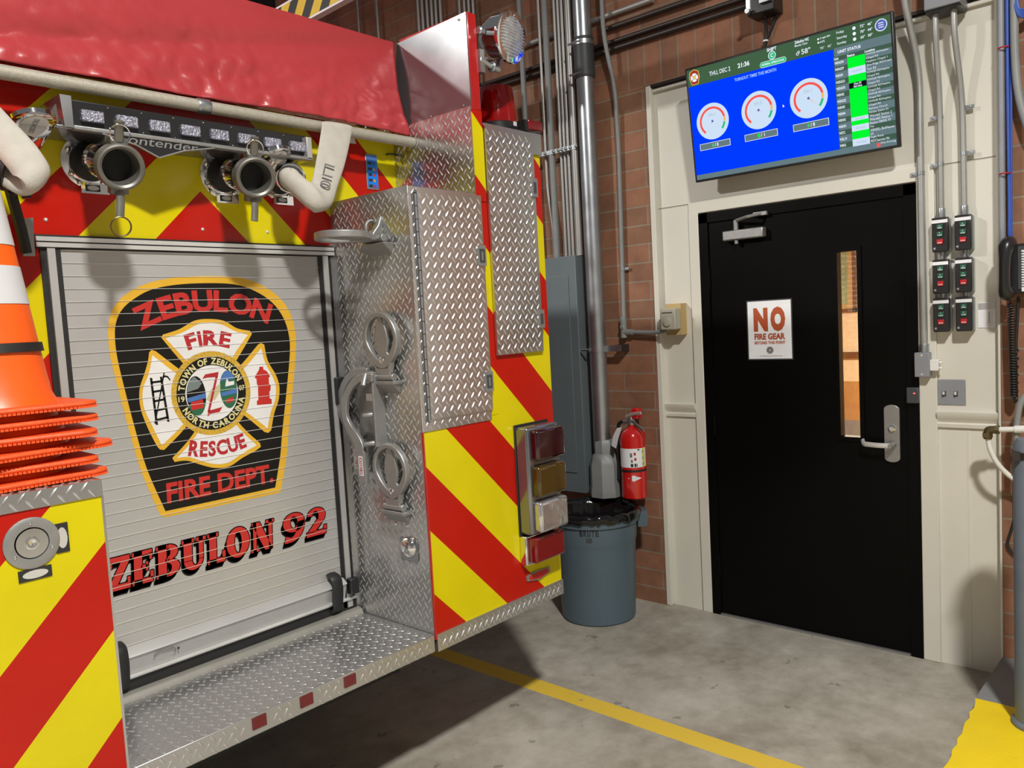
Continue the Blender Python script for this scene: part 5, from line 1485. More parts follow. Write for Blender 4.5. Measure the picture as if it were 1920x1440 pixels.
# header
tuv('THU, DEC 2', 0.125, 0.062, 0.241, 0.106, 'screen_white', off=0.01); tuv('21:36', 0.281, 0.057, 0.343, 0.098, 'screen_white', off=0.03)
tuv('SHIFT', 0.436, 0.002, 0.484, 0.030, 'screen_white', off=0.03)
cU, cV = 0.459, 0.066
scr.poly(disc(cU, cV, 0.0195, None, 2), 'screen_white'); scr.poly(disc(cU, cV, 0.0165, None, 3), 'screen_teal'); tuv('C', cU - 0.007, cV - 0.017, cU + 0.007, cV + 0.017, 'screen_white', 5, 0.02)
pill(0.408, 0.514, 0.126, 0.0135, 'screen_white', 2); pill(0.408, 0.514, 0.126, 0.0115, 'screen_teal', 3)
tuv('NORMAL OPERATIONS', 0.405, 0.117, 0.517, 0.135, 'screen_white', 5, 0.03)
tuv('Zebulon NC', 0.573, 0.004, 0.642, 0.028, 'screen_white', off=0.03); tuv('Mostly Clear', 0.573, 0.036, 0.635, 0.058, 'screen_white', off=0.01)
tuv('58°', 0.602, 0.082, 0.645, 0.125, 'screen_white', off=0.01); scr.band(disc(0.583, 0.112, 0.007, None, 4, 14), disc(0.583, 0.112, 0.0045, None, 4, 14), 'screen_white'); scr.band(disc(0.589, 0.100, 0.006, None, 4, 14), disc(0.589, 0.100, 0.0035, None, 4, 14), 'screen_white')
tuv('2 mph SW', 0.692, 0.030, 0.740, 0.049, 'screen_white', off=0.02); tuv('64%', 0.692, 0.058, 0.714, 0.076, 'screen_white'); scr.poly(disc(0.684, 0.040, 0.0045, None, 4, 10), 'screen_white'); scr.poly(disc(0.684, 0.068, 0.0045, None, 4, 10), 'screen_white')
tuv('70°', 0.690, 0.106, 0.710, 0.126, 'screen_white'); tuv('45°', 0.724, 0.106, 0.744, 0.126, 'screen_white')
for i, (d_, a_, c_) in enumerate((('Friday', '72°', '46°'), ('Saturday', '70°', '44°'), ('Sunday', '65°', '50°'))):
    v0 = 0.022 + i * 0.042
    tuv(d_, 0.768, v0, 0.768 + (0.034, 0.046, 0.042)[i], v0 + 0.024, 'screen_white', off=0.01); scr.poly(disc(0.846, v0 + 0.010, 0.0075, None, 4, 12), 'screen_white')
    tuv(a_, 0.872, v0 - 0.002, 0.892, v0 + 0.020, 'screen_white', off=0.02); tuv(c_, 0.904, v0 - 0.002, 0.924, v0 + 0.020, 'screen_white', off=0.02)
scr.poly(disc(0.961, 0.063, 0.026, None, 2), 'screen_white'); scr.poly(disc(0.961, 0.063, 0.0225, None, 3), 'screen_indigo')
for i in (-1, 0, 1): rect(0.950, 0.060 + i * 0.016, 0.972, 0.066 + i * 0.016, 'screen_white', 4)
# small crest
cr = [(0.014, 0.025), (0.040, 0.002), (0.066, 0.025), (0.070, 0.075), (0.060, 0.140), (0.022, 0.140), (0.010, 0.075)]
scr.poly([uv(x, y, 2) for x, y in cr], 'screen_gold'); mx2, my2 = 0.040, 0.072
scr.poly([uv(mx2 + (x - mx2) * 0.88, my2 + (y - my2) * 0.92, 3) for x, y in cr], 'screen_brown')
scr.poly(disc(mx2, my2 + 0.004, 0.021, None, 4), 'screen_white'); scr.poly(disc(mx2, my2 + 0.004, 0.009, None, 5), 'screen_gold')
for a in (45, 135, 225, 315): scr.poly([uv(mx2 + cos(radians(a + d_)) * r_, my2 + 0.004 - sin(radians(a + d_)) * r_ * asp, 5) for d_, r_ in ((-9, 0.008), (-6, 0.0215), (6, 0.0215), (9, 0.008))], 'screen_brown')
# gauges
tuv('TURNOUT TIMES THIS MONTH', 0.258, 0.176, 0.475, 0.204, 'screen_text_blue', 5, 0.03)
for gx, gy, gr, nm, cnt in ((0.119, 0.496, 0.0905, 'Shift A', '0'), (0.370, 0.492, 0.0905, 'Shift B', '1'), (0.620, 0.489, 0.0905, 'Shift C', '0')):
    scr.poly(disc(gx, gy, gr, None, 2, 48), 'screen_pale')

    def arc(a0, a1, m): scr.band(disc(gx, gy, gr * 0.80, None, 3, 24, a0, a1), disc(gx, gy, gr * 0.68, None, 3, 24, a0, a1), m, closed=False)
    arc(230, 10, 'screen_red'); arc(9, -10, 'screen_orange'); arc(-12, -42, 'screen_teal')
    tuv(nm, gx - 0.020, gy - 0.075, gx + 0.020, gy - 0.045, 'screen_text', 4); scr.poly(disc(gx, gy, 0.0062, None, 5, 14), 'screen_indigo')
    a = radians(-42 if nm[-1] != 'A' else 235); L_ = (0.026, 0.030, 0.062)['ABC'.index(nm[-1])]
    scr.poly([uv(gx + cos(a + 1.57) * 0.002, gy - sin(a + 1.57) * 0.002 * asp, 4), uv(gx - cos(a + 1.57) * 0.002, gy + sin(a + 1.57) * 0.002 * asp, 4), uv(gx + cos(a) * L_, gy - sin(a) * L_ * asp, 4)], 'screen_orange')
    by, bx = 0.680, gx + 0.002
    rect(bx - 0.086, by, bx + 0.086, by + 0.060, 'screen_white', 2); rect(bx - 0.0835, by + 0.004, bx + 0.0835, by + 0.056, 'screen_slate', 3)
    tuv(cnt, bx - 0.016, by + 0.014, bx - 0.006, by + 0.044, 'screen_lime', 5, 0.02); tuv('/ ' + ('8' if cnt == '0' else '1'), bx - 0.001, by + 0.014, bx + 0.020, by + 0.044, 'screen_white', 5, 0.02)
scr.poly([uv(0.493, 0.490, 4), uv(0.493, 0.517, 4), uv(0.502, 0.510, 4)], 'screen_white')
# unit table
tuv('UNIT STATUS', 0.768, 0.170, 0.870, 0.194, 'screen_white', 5, 0.03)
tuv('Unit', uB + 0.002, 0.221, uB + 0.022, 0.241, 'screen_white', 5, 0.03); tuv('Status', 0.808, 0.221, 0.842, 0.241, 'screen_white', 5, 0.03); tuv('Location', 0.886, 0.221, 0.930, 0.241, 'screen_white', 5, 0.03)
u0, u1 = 0.809, 0.886
rows = [('lime', 0.246, 0.330), ('avail', 0.330, 0.387), ('lime', 0.387, 0.448), ('oos', 0.448, 0.492), ('lime', 0.492, 0.721), ('avail', 0.721, 0.750), ('lime', 0.750, 0.785), ('avail', 0.785, 0.833), ('lime', 0.833, 0.896), ('avail', 0.896, 0.952)]
for kind, v0, v1 in rows:
    rect(u0, v0, u1, v1, {'lime': 'screen_lime', 'avail': 'screen_pale', 'oos': 'screen_black'}[kind], 3)
    if kind == 'avail': tuv('Available', u0 + 0.018, (v0 + v1) / 2 - 0.010, u1 - 0.016, (v0 + v1) / 2 + 0.010, 'screen_text', 4)
    if kind == 'oos': tuv('Out Of', u0 + 0.022, v0 + 0.003, u1 - 0.022, v0 + 0.020, 'screen_white', 4, 0.03); tuv('Service', u0 + 0.020, v0 + 0.023, u1 - 0.020, v0 + 0.040, 'screen_white', 4, 0.03)
units = ['WENG94', 'WENG97', 'WEN91', 'WENG31', 'WENG93', 'WEN92', 'WENG22', 'WEN95', 'WEN94', 'WEN92', 'WEN91', 'WET2', 'WEL19', 'WEN3']
locs = ['FOWLER RD/Hopkins', 'Chapel Rd', 'Hopkins Chapel 1', 'Zion Ridge RD/Creed', 'Tarn Rd', 'FOWLER RD/Hopkins', 'Chapel Rd', 'FOWLER RD/Hopkins', 'Chapel Rd', 'FOWLER RD/Hopkins', 'Chapel Rd', 'FOWLER RD/Hopkins', 'Chapel Rd', 'FOWLER RD/Hopkins', 'Chapel Rd', 'Bethany Church', 'RD/Jim Edwin Dr', 'Wendell Station 2', 'Wendell Station 1', 'Rolston DR/NC 97', 'Hwy', 'WENDELL Blvd/Hanover', 'LN', 'Eagle Rock', 'RD/Clearmon Rd']
for i, t_ in enumerate(units):
    v0 = 0.254 + i * 0.0510; tuv(t_, uB + 0.003, v0, uB + 0.003 + 0.0068 * len(t_), v0 + 0.022, 'screen_white', 5, 0.02)
    if i % 2: rect(uB + 0.004, v0 - 0.012, 1, v0 + 0.032, 'screen_dark', 2)
for i, t_ in enumerate(locs):
    v0 = 0.247 + i * 0.0282; tuv(t_, 0.891, v0, 0.891 + min(0.104, 0.0056 * len(t_)), v0 + 0.020, 'screen_white', 5)
rect(0.915, 0.960, 0.930, 0.990, 'screen_red', 3); tuv('First Arriving', 0.933, 0.956, 0.996, 0.975, 'screen_white', 4)
scr.build('screen', root)

# ================================================================== on and around the door
xd = WC - 0.002
root = thing('door_sign', (xd, 1.735, 1.405), 'white paper sign reading NO FIRE GEAR on the black door', 'sign')
sy0, sy1, sz0, sz1 = 1.849, 1.621, 1.405, 1.699


def D_(u, v_, k=0): return V((xd - 0.0022 - 0.0004 * k, sy0 + (sy1 - sy0) * u, sz1 + (sz0 - sz1) * v_))


b = MB(); b.box((xd - 0.0015, sy1 - 0.006, sz0 - 0.006), (xd, sy0 + 0.006, sz1 + 0.006), 'dark_grey_paint'); b.box((xd - 0.0022, sy1, sz0), (xd - 0.0015, sy0, sz1), 'paper_white'); b.build('sheet', root)
b = MB()
for body, u0, v0, u1, v1, off in (('N', 0.135, 0.115, 0.47, 0.525, 0.075), ('O', 0.53, 0.105, 0.87, 0.53, 0.075), ('FIRE GEAR', 0.145, 0.56, 0.86, 0.67, 0.05), ('BEYOND THIS POINT', 0.145, 0.695, 0.86, 0.748, 0.045)):
    b.text(body, D_(u0, v0, 1), D_(u0, v1, 1), D_(u1, v1, 1), 'print_orange', off)
b.build('sign_lettering', root)
b = MB()
for k in range(8):
    a0 = 2 * pi * k / 8
    b.poly([D_(0.5 + cos(a0 + d) * r, 0.852 + sin(a0 + d) * r * 0.775, 1) for d, r in ((0.05, 0.03), (0.02, 0.085), (0.72, 0.085), (0.70, 0.03))], 'ink_grey')
b.band([D_(0.5 + cos(k * pi / 12) * 0.034, 0.852 + sin(k * pi / 12) * 0.026, 2) for k in range(24)], [D_(0.5 + cos(k * pi / 12) * 0.02, 0.852 + sin(k * pi / 12) * 0.016, 2) for k in range(24)], 'print_black')
b.box((xd - 0.003, 1.67, 1.418), (xd - 0.0026, 1.79, 1.4205), 'satin_aluminium'); b.build('sign_crest', root)
root = thing('card_reader', (WC - 0.02, 1.058, 1.20), 'dark card reader with a red light on the door frame', 'card reader')
b = MB(); b.box((WC - 0.036, 1.034, 1.196), (WC - 0.012, 1.084, 1.268), 'dark_grey_paint'); b.build('reader_body', root, bevel=0.004)
MB().box((WC - 0.0375, 1.046, 1.240), (WC - 0.036, 1.054, 1.245), 'led_red').build('status_light', root)

# conduit and junction box at the right of the door
zc = 1.425
pipe([(3.80, 1.052, ZT), (3.80, 1.048, 2.98), (3.896, 1.010, 2.66), (3.896, 1.012, 2.4), (3.896, 1.008, zc)], 0.0155, 'conduit', 'conduit_steel', 'conduit right of the door, running down to a grey junction box', 'conduit', None, 14, 0.12, clamps=(((3.896, 1.011, 2.215), Z1, Y1),), couplers=(((3.896, 1.008, zc + 0.02), Z1),))
root = thing('junction_box', (3.88, 1.012, 1.318), 'grey junction box under the conduit beside the door frame', 'junction box')
b = MB(); b.box((3.862, 0.981, 1.318), (WC - 0.014, 1.042, 1.427), 'box_grey'); b.build('box_body', root, bevel=0.003)
b = MB()
for z in (1.415, 1.330): b.lathe([(0.006, 0), (0.005, 0.002)], (3.862, 1.011, z), -X1, 'chrome', 10)
b.build('screw', root)
b = MB(); b.box((3.868, 0.946, 1.345), (3.905, 0.981, 1.395), 'white_paint').box((3.872, 0.932, 1.352), (3.885, 0.946, 1.362), 'white_paint').box((3.872, 0.932, 1.376), (3.885, 0.946, 1.386), 'white_paint'); b.build('sensor', root, bevel=0.003)
root = thing('switch_plate', (3.917, 0.91, 1.19), 'grey metal switch plate with two toggle switches above the chair rail', 'switch plate')
MB().box((WC - 0.005, 0.850, 1.19), (WC, 0.970, 1.303), 'box_grey').build('plate', root, bevel=0.002)
for y in (0.935, 0.888):
    b = MB(); b.box((WC - 0.0065, y - 0.008, 1.228), (WC - 0.005, y + 0.008, 1.252), 'dark_grey_paint').box((WC - 0.018, y - 0.004, 1.236), (WC - 0.005, y + 0.004, 1.250), 'bright_aluminium'); b.build('toggle', root)

# control stations, two columns of three, with conduits from a pull box
root = thing('pull_box', (3.83, 0.90, 2.862), 'grey pull box at the top edge above the control stations', 'junction box')
b = MB(); b.box((3.775, 0.822, 2.862), (WC, 0.958, 3.05), 'box_grey'); b.build('box_body', root, bevel=0.004)
b = MB(); b.box((3.785, 0.826, 2.850), (3.90, 0.954, 2.862), 'black_plastic'); b.build('gland_strip', root)
cols = ((0.930, 'left'), (0.841, 'right')); rowsz = (1.937, 1.757, 1.590); nm = ('top', 'middle', 'bottom')
pipe([(3.822, 0.926, 2.875), (3.822, 0.926, 2.76), (3.892, 0.930, 2.50), (3.892, 0.930, 2.012)], 0.0125, 'conduit', 'conduit_steel', 'steel conduit from the pull box down to the left column of buttons', 'conduit', 'conduits to the control stations', 14, 0.12, clamps=(((3.892, 0.930, 2.44), Z1, Y1), ((3.892, 0.930, 2.24), Z1, Y1)), couplers=(((3.892, 0.930, 2.03), Z1),))
pipe([(3.822, 0.856, 2.875), (3.822, 0.856, 2.76), (3.892, 0.843, 2.50), (3.892, 0.841, 2.012)], 0.0125, 'conduit', 'conduit_steel', 'steel conduit from the pull box down to the right column of buttons', 'conduit', 'conduits to the control stations', 14, 0.12, clamps=(((3.892, 0.842, 2.46), Z1, -Y1), ((3.892, 0.841, 2.27), Z1, -Y1)), couplers=(((3.892, 0.841, 2.03), Z1),))
proto = None
for ci, (y, cn) in enumerate(cols):
    for ri, z in enumerate(rowsz):
        lab = 'black three button control station, %s of the %s column' % (nm[ri], cn)
        if proto is None:
            proto = thing('control_station', (0, 0, 0), lab, 'control station', 'door opener control stations')
            b = MB(); b.box((-0.028, -0.033, -0.072), (0.0, 0.033, 0.070), 'galvanised'); b.build('back_box', proto, bevel=0.003)
            b = MB(); b.prism([(-0.060, y_, z_) for y_, z_ in ((0.030, -0.074), (-0.030, -0.074), (-0.032, -0.06), (-0.032, 0.074), (0.032, 0.074), (0.032, -0.06))], (0.032, 0, 0), 'black_plastic'); b.build('front_cover', proto, bevel=0.004)
            MB().box((-0.0612, -0.031, 0.050), (-0.060, 0.031, 0.064), 'paper_white').build('name_strip', proto)
            for k, (zz_, mm) in enumerate(((0.034, 'button_green'), (0.003, 'button_green'), (-0.030, 'button_red'))):
                MB().box((-0.066, -0.0125, zz_ - 0.0105), (-0.060, 0.0125, zz_ + 0.0105), mm).build('button', proto, bevel=0.002)
                b = MB(); q = [V((-0.0664, 0.008, zz_ - 0.002)), V((-0.0664, 0.008, zz_ - 0.008)), V((-0.0664, -0.009, zz_ - 0.008))]
                b.text(('OPEN', 'CLOSE', 'STOP')[k], *q, 'paper_white', 0.02)
                if k == 2: b.box((-0.0664, -0.004, zz_ + 0.000), (-0.066, 0.004, zz_ + 0.007), 'letter_red')
                else:
                    s_ = 1 if k == 0 else -1; b.poly([(-0.0664, -0.004, zz_ + 0.004 - 0.003 * s_), (-0.0664, 0.004, zz_ + 0.004 - 0.003 * s_), (-0.0664, 0, zz_ + 0.004 + 0.003 * s_)], 'satin_aluminium')
                b.build('button_legend', proto)
            b = MB(); b.lathe([(0.005, 0), (0.005, 0.003)], (-0.060, 0.021, -0.058), -X1, 'galvanised', 10); b.build('screw', proto)
            b = MB(); b.tube([(-0.014, 0, -0.072), (-0.014, 0, -0.102)], 0.012, 'galvanised', 12); b.build('nipple', proto)
            proto.location = (WC, y, z); o = proto
        else: o = copy_tree(proto, (WC, y, z), lab)
        if ri == 2:
            for c in list(o.children):
                if c.name.startswith('nipple'): bpy.data.objects.remove(c)
        if ri == 0 and ci == 0: pass
# flyer taped to the wall
root = thing('paper_flyer', (WC, 0.768, 1.53), 'white paper flyer taped beside the lowest button station', 'flyer')
MB().box((WC - 0.003, 0.734, 1.527), (WC - 0.001, 0.800, 1.636), 'paper_white').build('sheet', root)
b = MB(); b.box((WC - 0.004, 0.736, 1.605), (WC - 0.003, 0.798, 1.632), 'satin_aluminium').box((WC - 0.0042, 0.744, 1.535), (WC - 0.0032, 0.778, 1.598), 'letter_white')
b.text('CAUTION', (WC - 0.0045, 0.754, 1.545), (WC - 0.0045, 0.760, 1.545), (WC - 0.0045, 0.760, 1.590), 'cable_blue', 0.01) ; b.build('flyer_print', root)

# blue data cables tied to a grey conduit, at the edge of the brick
y0 = 0.692
rt = pipe([(3.850, 0.690, ZT), (3.850, 0.694, 1.86)], 0.0125, 'conduit', 'box_grey', 'pale grey conduit with blue cables tied along it', 'conduit', None, 14, 0.06)
root = thing('cable_bundle', (3.85, 0.672, 1.80), 'blue data cables running down beside the pale conduit, with red ties', 'cable')
b = MB()
for k, (dx, dy) in enumerate(((0.0, 0.0), (-0.010, -0.006), (0.010, -0.008), (0.0, -0.012))):
    pts = [(3.852 + dx, 0.674 + dy, 4.4)] + [(3.852 + dx + 0.003 * sin(k + z), 0.672 + dy + 0.003 * cos(2 * z + k), z) for z in (3.2, 3.0, 2.8, 2.6, 2.4, 2.2, 2.0)] + [(3.852 + dx, 0.674 + dy, 1.80)]
    b.tube(catmull(pts, 4, closed=False), 0.0055, 'cable_blue', 8)
b.build('cable', root)
b = MB()
for k in range(4):
    pts = [(3.845, 0.668, 3.05 + k * 0.01), (3.83, 0.65 - k * 0.004, 2.86 + k * 0.012), (3.82, 0.625, 2.762 + k * 0.008), (3.82, 0.585, 2.76 + k * 0.01), (3.83, 0.55 + k * 0.005, 2.86), (3.84, 0.55, 3.2)]
    b.tube(catmull(pts, 5, closed=False), 0.0055, 'cable_blue', 8)
b.build('slack_loop', root)
for z in (2.655, 2.155):
    MB().torus((3.851, 0.682, z), Z1, 0.021, 0.003, 'tie_red', 18, 6, 1.0, 1.3).build('cable_tie', root)
pipe([(3.835, 0.645, ZT), (3.835, 0.643, 2.62), (3.835, 0.632, 2.45), (3.835, 0.595, 2.30), (3.835, 0.55, 2.22)], 0.0155, 'conduit', 'conduit_grey', 'dark grey conduit at the right edge, curving away downward', 'conduit', None, 14, 0.1)

# wall phone
root = thing('wall_phone', (3.84, 0.64, 1.66), 'black wall telephone with coiled cord at the right edge', 'telephone')
b = MB(); b.box((3.815, 0.50, 1.665), (WB, 0.658, 1.865), 'black_plastic').box((3.808, 0.50, 1.68), (3.815, 0.635, 1.855), 'dark_grey_paint'); b.build('cradle', root, bevel=0.006)
b = MB(); b.box((3.806, 0.50, 1.672), (3.808, 0.620, 1.838), 'paper_white')
for k in range(14): b.box((3.8055, 0.612, 1.690 + k * 0.0105), (3.806, 0.620, 1.694 + k * 0.0105), 'print_black')
b.build('number_card', root)
b = MB(); hp = catmull([(3.80, 0.668, 1.660), (3.772, 0.672, 1.685), (3.765, 0.672, 1.75), (3.768, 0.670, 1.82), (3.785, 0.666, 1.862), (3.815, 0.660, 1.872)], 5, closed=False)
b.tube(hp, [0.024, 0.028, 0.030, 0.029, 0.027, 0.025, 0.023, 0.022, 0.021, 0.021, 0.021, 0.021, 0.022, 0.022, 0.023, 0.024, 0.026, 0.028, 0.030, 0.031, 0.031, 0.031, 0.030, 0.029, 0.028, 0.026][:len(hp)], 'black_plastic', 18, flat=0.95, up=(0, 1, 0)); b.build('handset', root)
b = MB(); pts = [(3.805, 0.668, 1.66), (3.81, 0.664, 1.645), (3.81, 0.662, 1.63)]; N_ = 36
for k in range(N_ * 8 + 1):
    t = k / (N_ * 8); a = 2 * pi * k / 8; r_ = 0.0115
    pts.append((3.815 + cos(a) * r_, 0.660 - 0.008 * t + sin(a) * r_, 1.625 - 0.385 * t))
for k in range(6 * 8 + 1):
    t = k / 48; a = 2 * pi * k / 8; pts.append((3.845 - 0.02 * (1 - t) + cos(a) * 0.009, 0.648 + sin(a) * 0.009, 1.238 + 0.20 * t))
b.tube(pts, 0.0032, 'black_rubber', 6); b.build('coiled_cord', root)
b = MB(); b.tube(catmull([(3.815, 0.652, 1.30), (3.812, 0.650, 1.235), (3.83, 0.648, 1.222), (3.85, 0.648, 1.25), (3.855, 0.65, 1.42), (3.86, 0.64, 1.65)], 6, closed=False), 0.006, 'black_rubber', 8); b.build('line_cord', root)
# air line
root = thing('air_line', (3.78, 0.66, 1.10), 'white plastic pipe with a dark brass elbow by the bollard', 'pipe')
b = MB(); b.tube([(3.75, 0.700, 1.112), (3.75, 0.52, 1.125)], 0.0115, 'pvc_white', 14).tube([(3.75, 0.638, 1.116), (3.75, 0.60, 1.119)], 0.0155, 'pvc_white', 14); b.build('rigid_pipe', root)
b = MB(); b.tube(catmull([(3.75, 0.733, 1.078), (3.755, 0.728, 1.03), (3.77, 0.706, 0.97), (3.79, 0.670, 0.92), (3.80, 0.63, 0.89), (3.80, 0.58, 0.86)], 6, closed=False), 0.0105, 'pvc_white', 12); b.build('tubing', root)
b = MB(); b.tube(fillet([(3.75, 0.695, 1.112), (3.75, 0.735, 1.110), (3.75, 0.735, 1.072)], 0.012), 0.016, 'brass_dark', 12).lathe([(0.019, -0.008), (0.019, 0.008)], (3.75, 0.70, 1.112), Y1, 'brass_dark', 6).lathe([(0.019, -0.01), (0.019, 0.01)], (3.75, 0.735, 1.088), Z1, 'brass_dark', 6); b.build('elbow', root)
root = thing('grey_hose', (3.72, 0.6, 1.1), 'grey hose curving down behind the top of the bollard', 'hose')
b = MB(); b.tube(catmull([(3.80, 0.50, 1.33), (3.79, 0.56, 1.30), (3.77, 0.615, 1.235), (3.765, 0.632, 1.15), (3.765, 0.635, 1.05), (3.765, 0.635, 0.95)], 6, closed=False), 0.0125, 'conduit_grey', 12); b.build('tube', root)
root = thing('dark_cable', (3.86, 0.67, 0.45), 'dark cable kinked against the brick behind the bollard', 'cable')
b = MB(); b.tube(fillet([(3.868, 0.66, 1.0), (3.868, 0.66, 0.72), (3.868, 0.692, 0.60), (3.868, 0.665, 0.565), (3.868, 0.60, 0.55)], 0.02), 0.006, 'black_rubber', 8); b.build('cord', root)
# bollard
bc = V((3.305, 0.497, 0.1)); root = thing('bollard', bc, 'grey painted steel bollard standing on the yellow pad', 'bollard')
b = MB(); b.lathe([(0.072, 0), (0.072, 1.03), (0.060, 1.05), (0.0, 1.06)], bc, Z1, 'bollard_grey', 32, cap=False); b.build('post', root)
b = MB(); b.lathe([(0.0755, 0.985), (0.0755, 1.008)], bc, Z1, 'black_iron', 32).obox(bc + V((-0.055, 0.05, 0.995)), (0.012, 0, 0), (0, 0.012, 0), (0, 0, 0.016), 'black_iron'); b.build('hose_clamp', root)
b = MB(); b.lathe([(0.084, 0.0), (0.084, 0.012), (0.073, 0.022)], bc, Z1, 'bollard_grey', 32); b.build('base_collar', root)

# ------------------------------------------------------------------ extinguisher
c = V((3.79, 2.508, 0.63)); root = thing('fire_extinguisher', c, 'red fire extinguisher hung on the brick wall above the trash can', 'fire extinguisher')
b = MB(); b.lathe([(0.062, 0.0), (0.070, 0.008), (0.070, 0.33), (0.066, 0.36), (0.052, 0.385), (0.030, 0.402), (0.018, 0.41), (0.018, 0.425)], c, Z1, 'extinguisher_red', 36); b.build('cylinder', root)
b = MB()
for k in range(24):
    a0, a1 = radians(125 + k * 8), radians(133 + k * 8)
    m_ = 'label_yellow' if k in (17, 18) else 'paper_white'
    b.poly([c + V((cos(a) * 0.0708, sin(a) * 0.0708, z)) for a, z in ((a0, 0.185), (a1, 0.185), (a1, 0.292), (a0, 0.292))], m_)


def XL_(deg, z, r=0.0712): return c + V((cos(radians(deg)) * r, sin(radians(deg)) * r, z))


for dg, z, w2, h2, m_ in ((205, 0.255, 5, 0.012, 'ink_grey'), (222, 0.262, 5, 0.008, 'letter_dark_red'), (208, 0.222, 4, 0.008, 'ink_grey'), (224, 0.232, 5, 0.008, 'letter_dark_red'), (208, 0.198, 6, 0.009, 'print_black'), (226, 0.198, 7, 0.010, 'print_black'), (240, 0.285, 5, 0.004, 'print_black'),
                          (263, 0.272, 2, 0.007, 'print_black'), (263, 0.236, 2, 0.007, 'print_black'), (263, 0.202, 2, 0.007, 'print_black')):
    b.poly([XL_(dg - w2, z - h2), XL_(dg + w2, z - h2), XL_(dg + w2, z + h2), XL_(dg - w2, z + h2)], m_)
b.poly([XL_(186, 0.124), XL_(212, 0.142), XL_(232, 0.132), XL_(252, 0.124), XL_(232, 0.116), XL_(212, 0.106)], 'paper_white')
b.text('AMEREX', XL_(190, 0.127, 0.0716), XL_(190, 0.121, 0.0716), XL_(228, 0.121, 0.0716), 'print_black', 0.02)
b.build('label', root)
b = MB(); b.lathe([(0.0725, -0.006), (0.0725, 0.006)], c + V((0, 0, 0.165)), Z1, 'black_rubber', 36).box((c.x + 0.05, c.y - 0.03, 0.70), (WB, c.y + 0.03, 1.0), 'extinguisher_red'); b.build('bracket_band', root)
b = MB(); top = c + V((0, 0, 0.42)); b.lathe([(0.02, 0), (0.022, 0.02), (0.016, 0.045)], top, Z1, 'galvanised', 16).tube([top + V((-0.005, 0.05, 0.015)), top + V((0, -0.01, 0.02))], 0.012, 'galvanised', 10)
b.build('valve', root)
b = MB(); b.tube([top + V((-0.01, 0.03, 0.045)), top + V((-0.02, -0.02, 0.062)), top + V((-0.03, -0.085, 0.072))], 0.009, 'bright_aluminium', 8, flat=0.5)
b.tube([top + V((-0.01, 0.02, 0.028)), top + V((-0.02, -0.03, 0.016)), top + V((-0.03, -0.10, -0.03))], 0.008, 'galvanised', 8, flat=0.5); b.build('squeeze_lever', root)
b = MB(); b.box((c.x - 0.02, c.y - 0.055, 1.085), (c.x + 0.03, c.y - 0.015, 1.145), 'extinguisher_red'); b.build('valve_guard', root, bevel=0.006)
b = MB(); b.tube(catmull([top + V((0, 0.05, 0.015)), top + V((0, 0.085, 0.0)), top + V((0, 0.098, -0.08)), top + V((0, 0.098, -0.2)), top + V((0, 0.095, -0.33))], 5, closed=False), 0.010, 'black_rubber', 10)
b.lathe([(0.012, 0), (0.017, 0.10)], top + V((0, 0.096, -0.22)), -Z1, 'black_plastic', 12); b.build('discharge_hose', root)
b = MB(); q = [V((3.712, 2.500, 1.035)), V((3.705, 2.552, 1.035)), V((3.70, 2.60, 0.932)), V((3.705, 2.556, 0.905)), V((3.708, 2.53, 1.0))]
q = [V((3.700, 2.512, 1.047)), V((3.704, 2.548, 1.040)), V((3.714, 2.585, 0.990)), V((3.714, 2.598, 0.935)), V((3.706, 2.562, 0.922)), V((3.702, 2.540, 0.985))]
b.prism(q, (-0.001, 0, 0), 'paper_white'); b.build('inspection_tag', root)

# ------------------------------------------------------------------ trash can
c = V((3.555, 2.625, 0.0)); root = thing('trash_can', c, 'round blue grey plastic trash can on the floor by the brick', 'trash can')
vd = math.atan2(-c.y, -c.x)                         # bearing of the front of the can
hgt = 0.605; b = MB()
prof = [(0.0, 0.012), (0.190, 0.012), (0.196, 0.0), (0.205, 0.010), (0.222, 0.42), (0.226, 0.440), (0.229, 0.455), (0.232, 0.54), (0.243, 0.545), (0.245, 0.58), (0.243, hgt), (0.235, hgt), (0.226, 0.55), (0.200, 0.03), (0.0, 0.03)]
b.lathe(prof, c, Z1, 'can_blue', 56, cap=False)
for a in (-pi / 2 - 0.1, pi / 2 + 0.1):
    d = V((cos(vd + a + 0.12), sin(vd + a + 0.12), 0)); t = V((-d.y, d.x, 0))
    p = c + d * 0.235 + Z1 * 0.53
    b.band([p + t * x + Z1 * z for x, z in ((-0.055, 0.05), (0.055, 0.05), (0.045, -0.04), (-0.045, -0.04))], [p + t * x + Z1 * z for x, z in ((-0.030, 0.03), (0.030, 0.03), (0.025, -0.018), (-0.025, -0.018))], 'can_blue', d * 0.055)
can = b.build('can_body', root)
b = MB(); nA = vd - 0.14


def CP(a, z, r): return c + V((cos(nA + a) * r, sin(nA + a) * r, z))


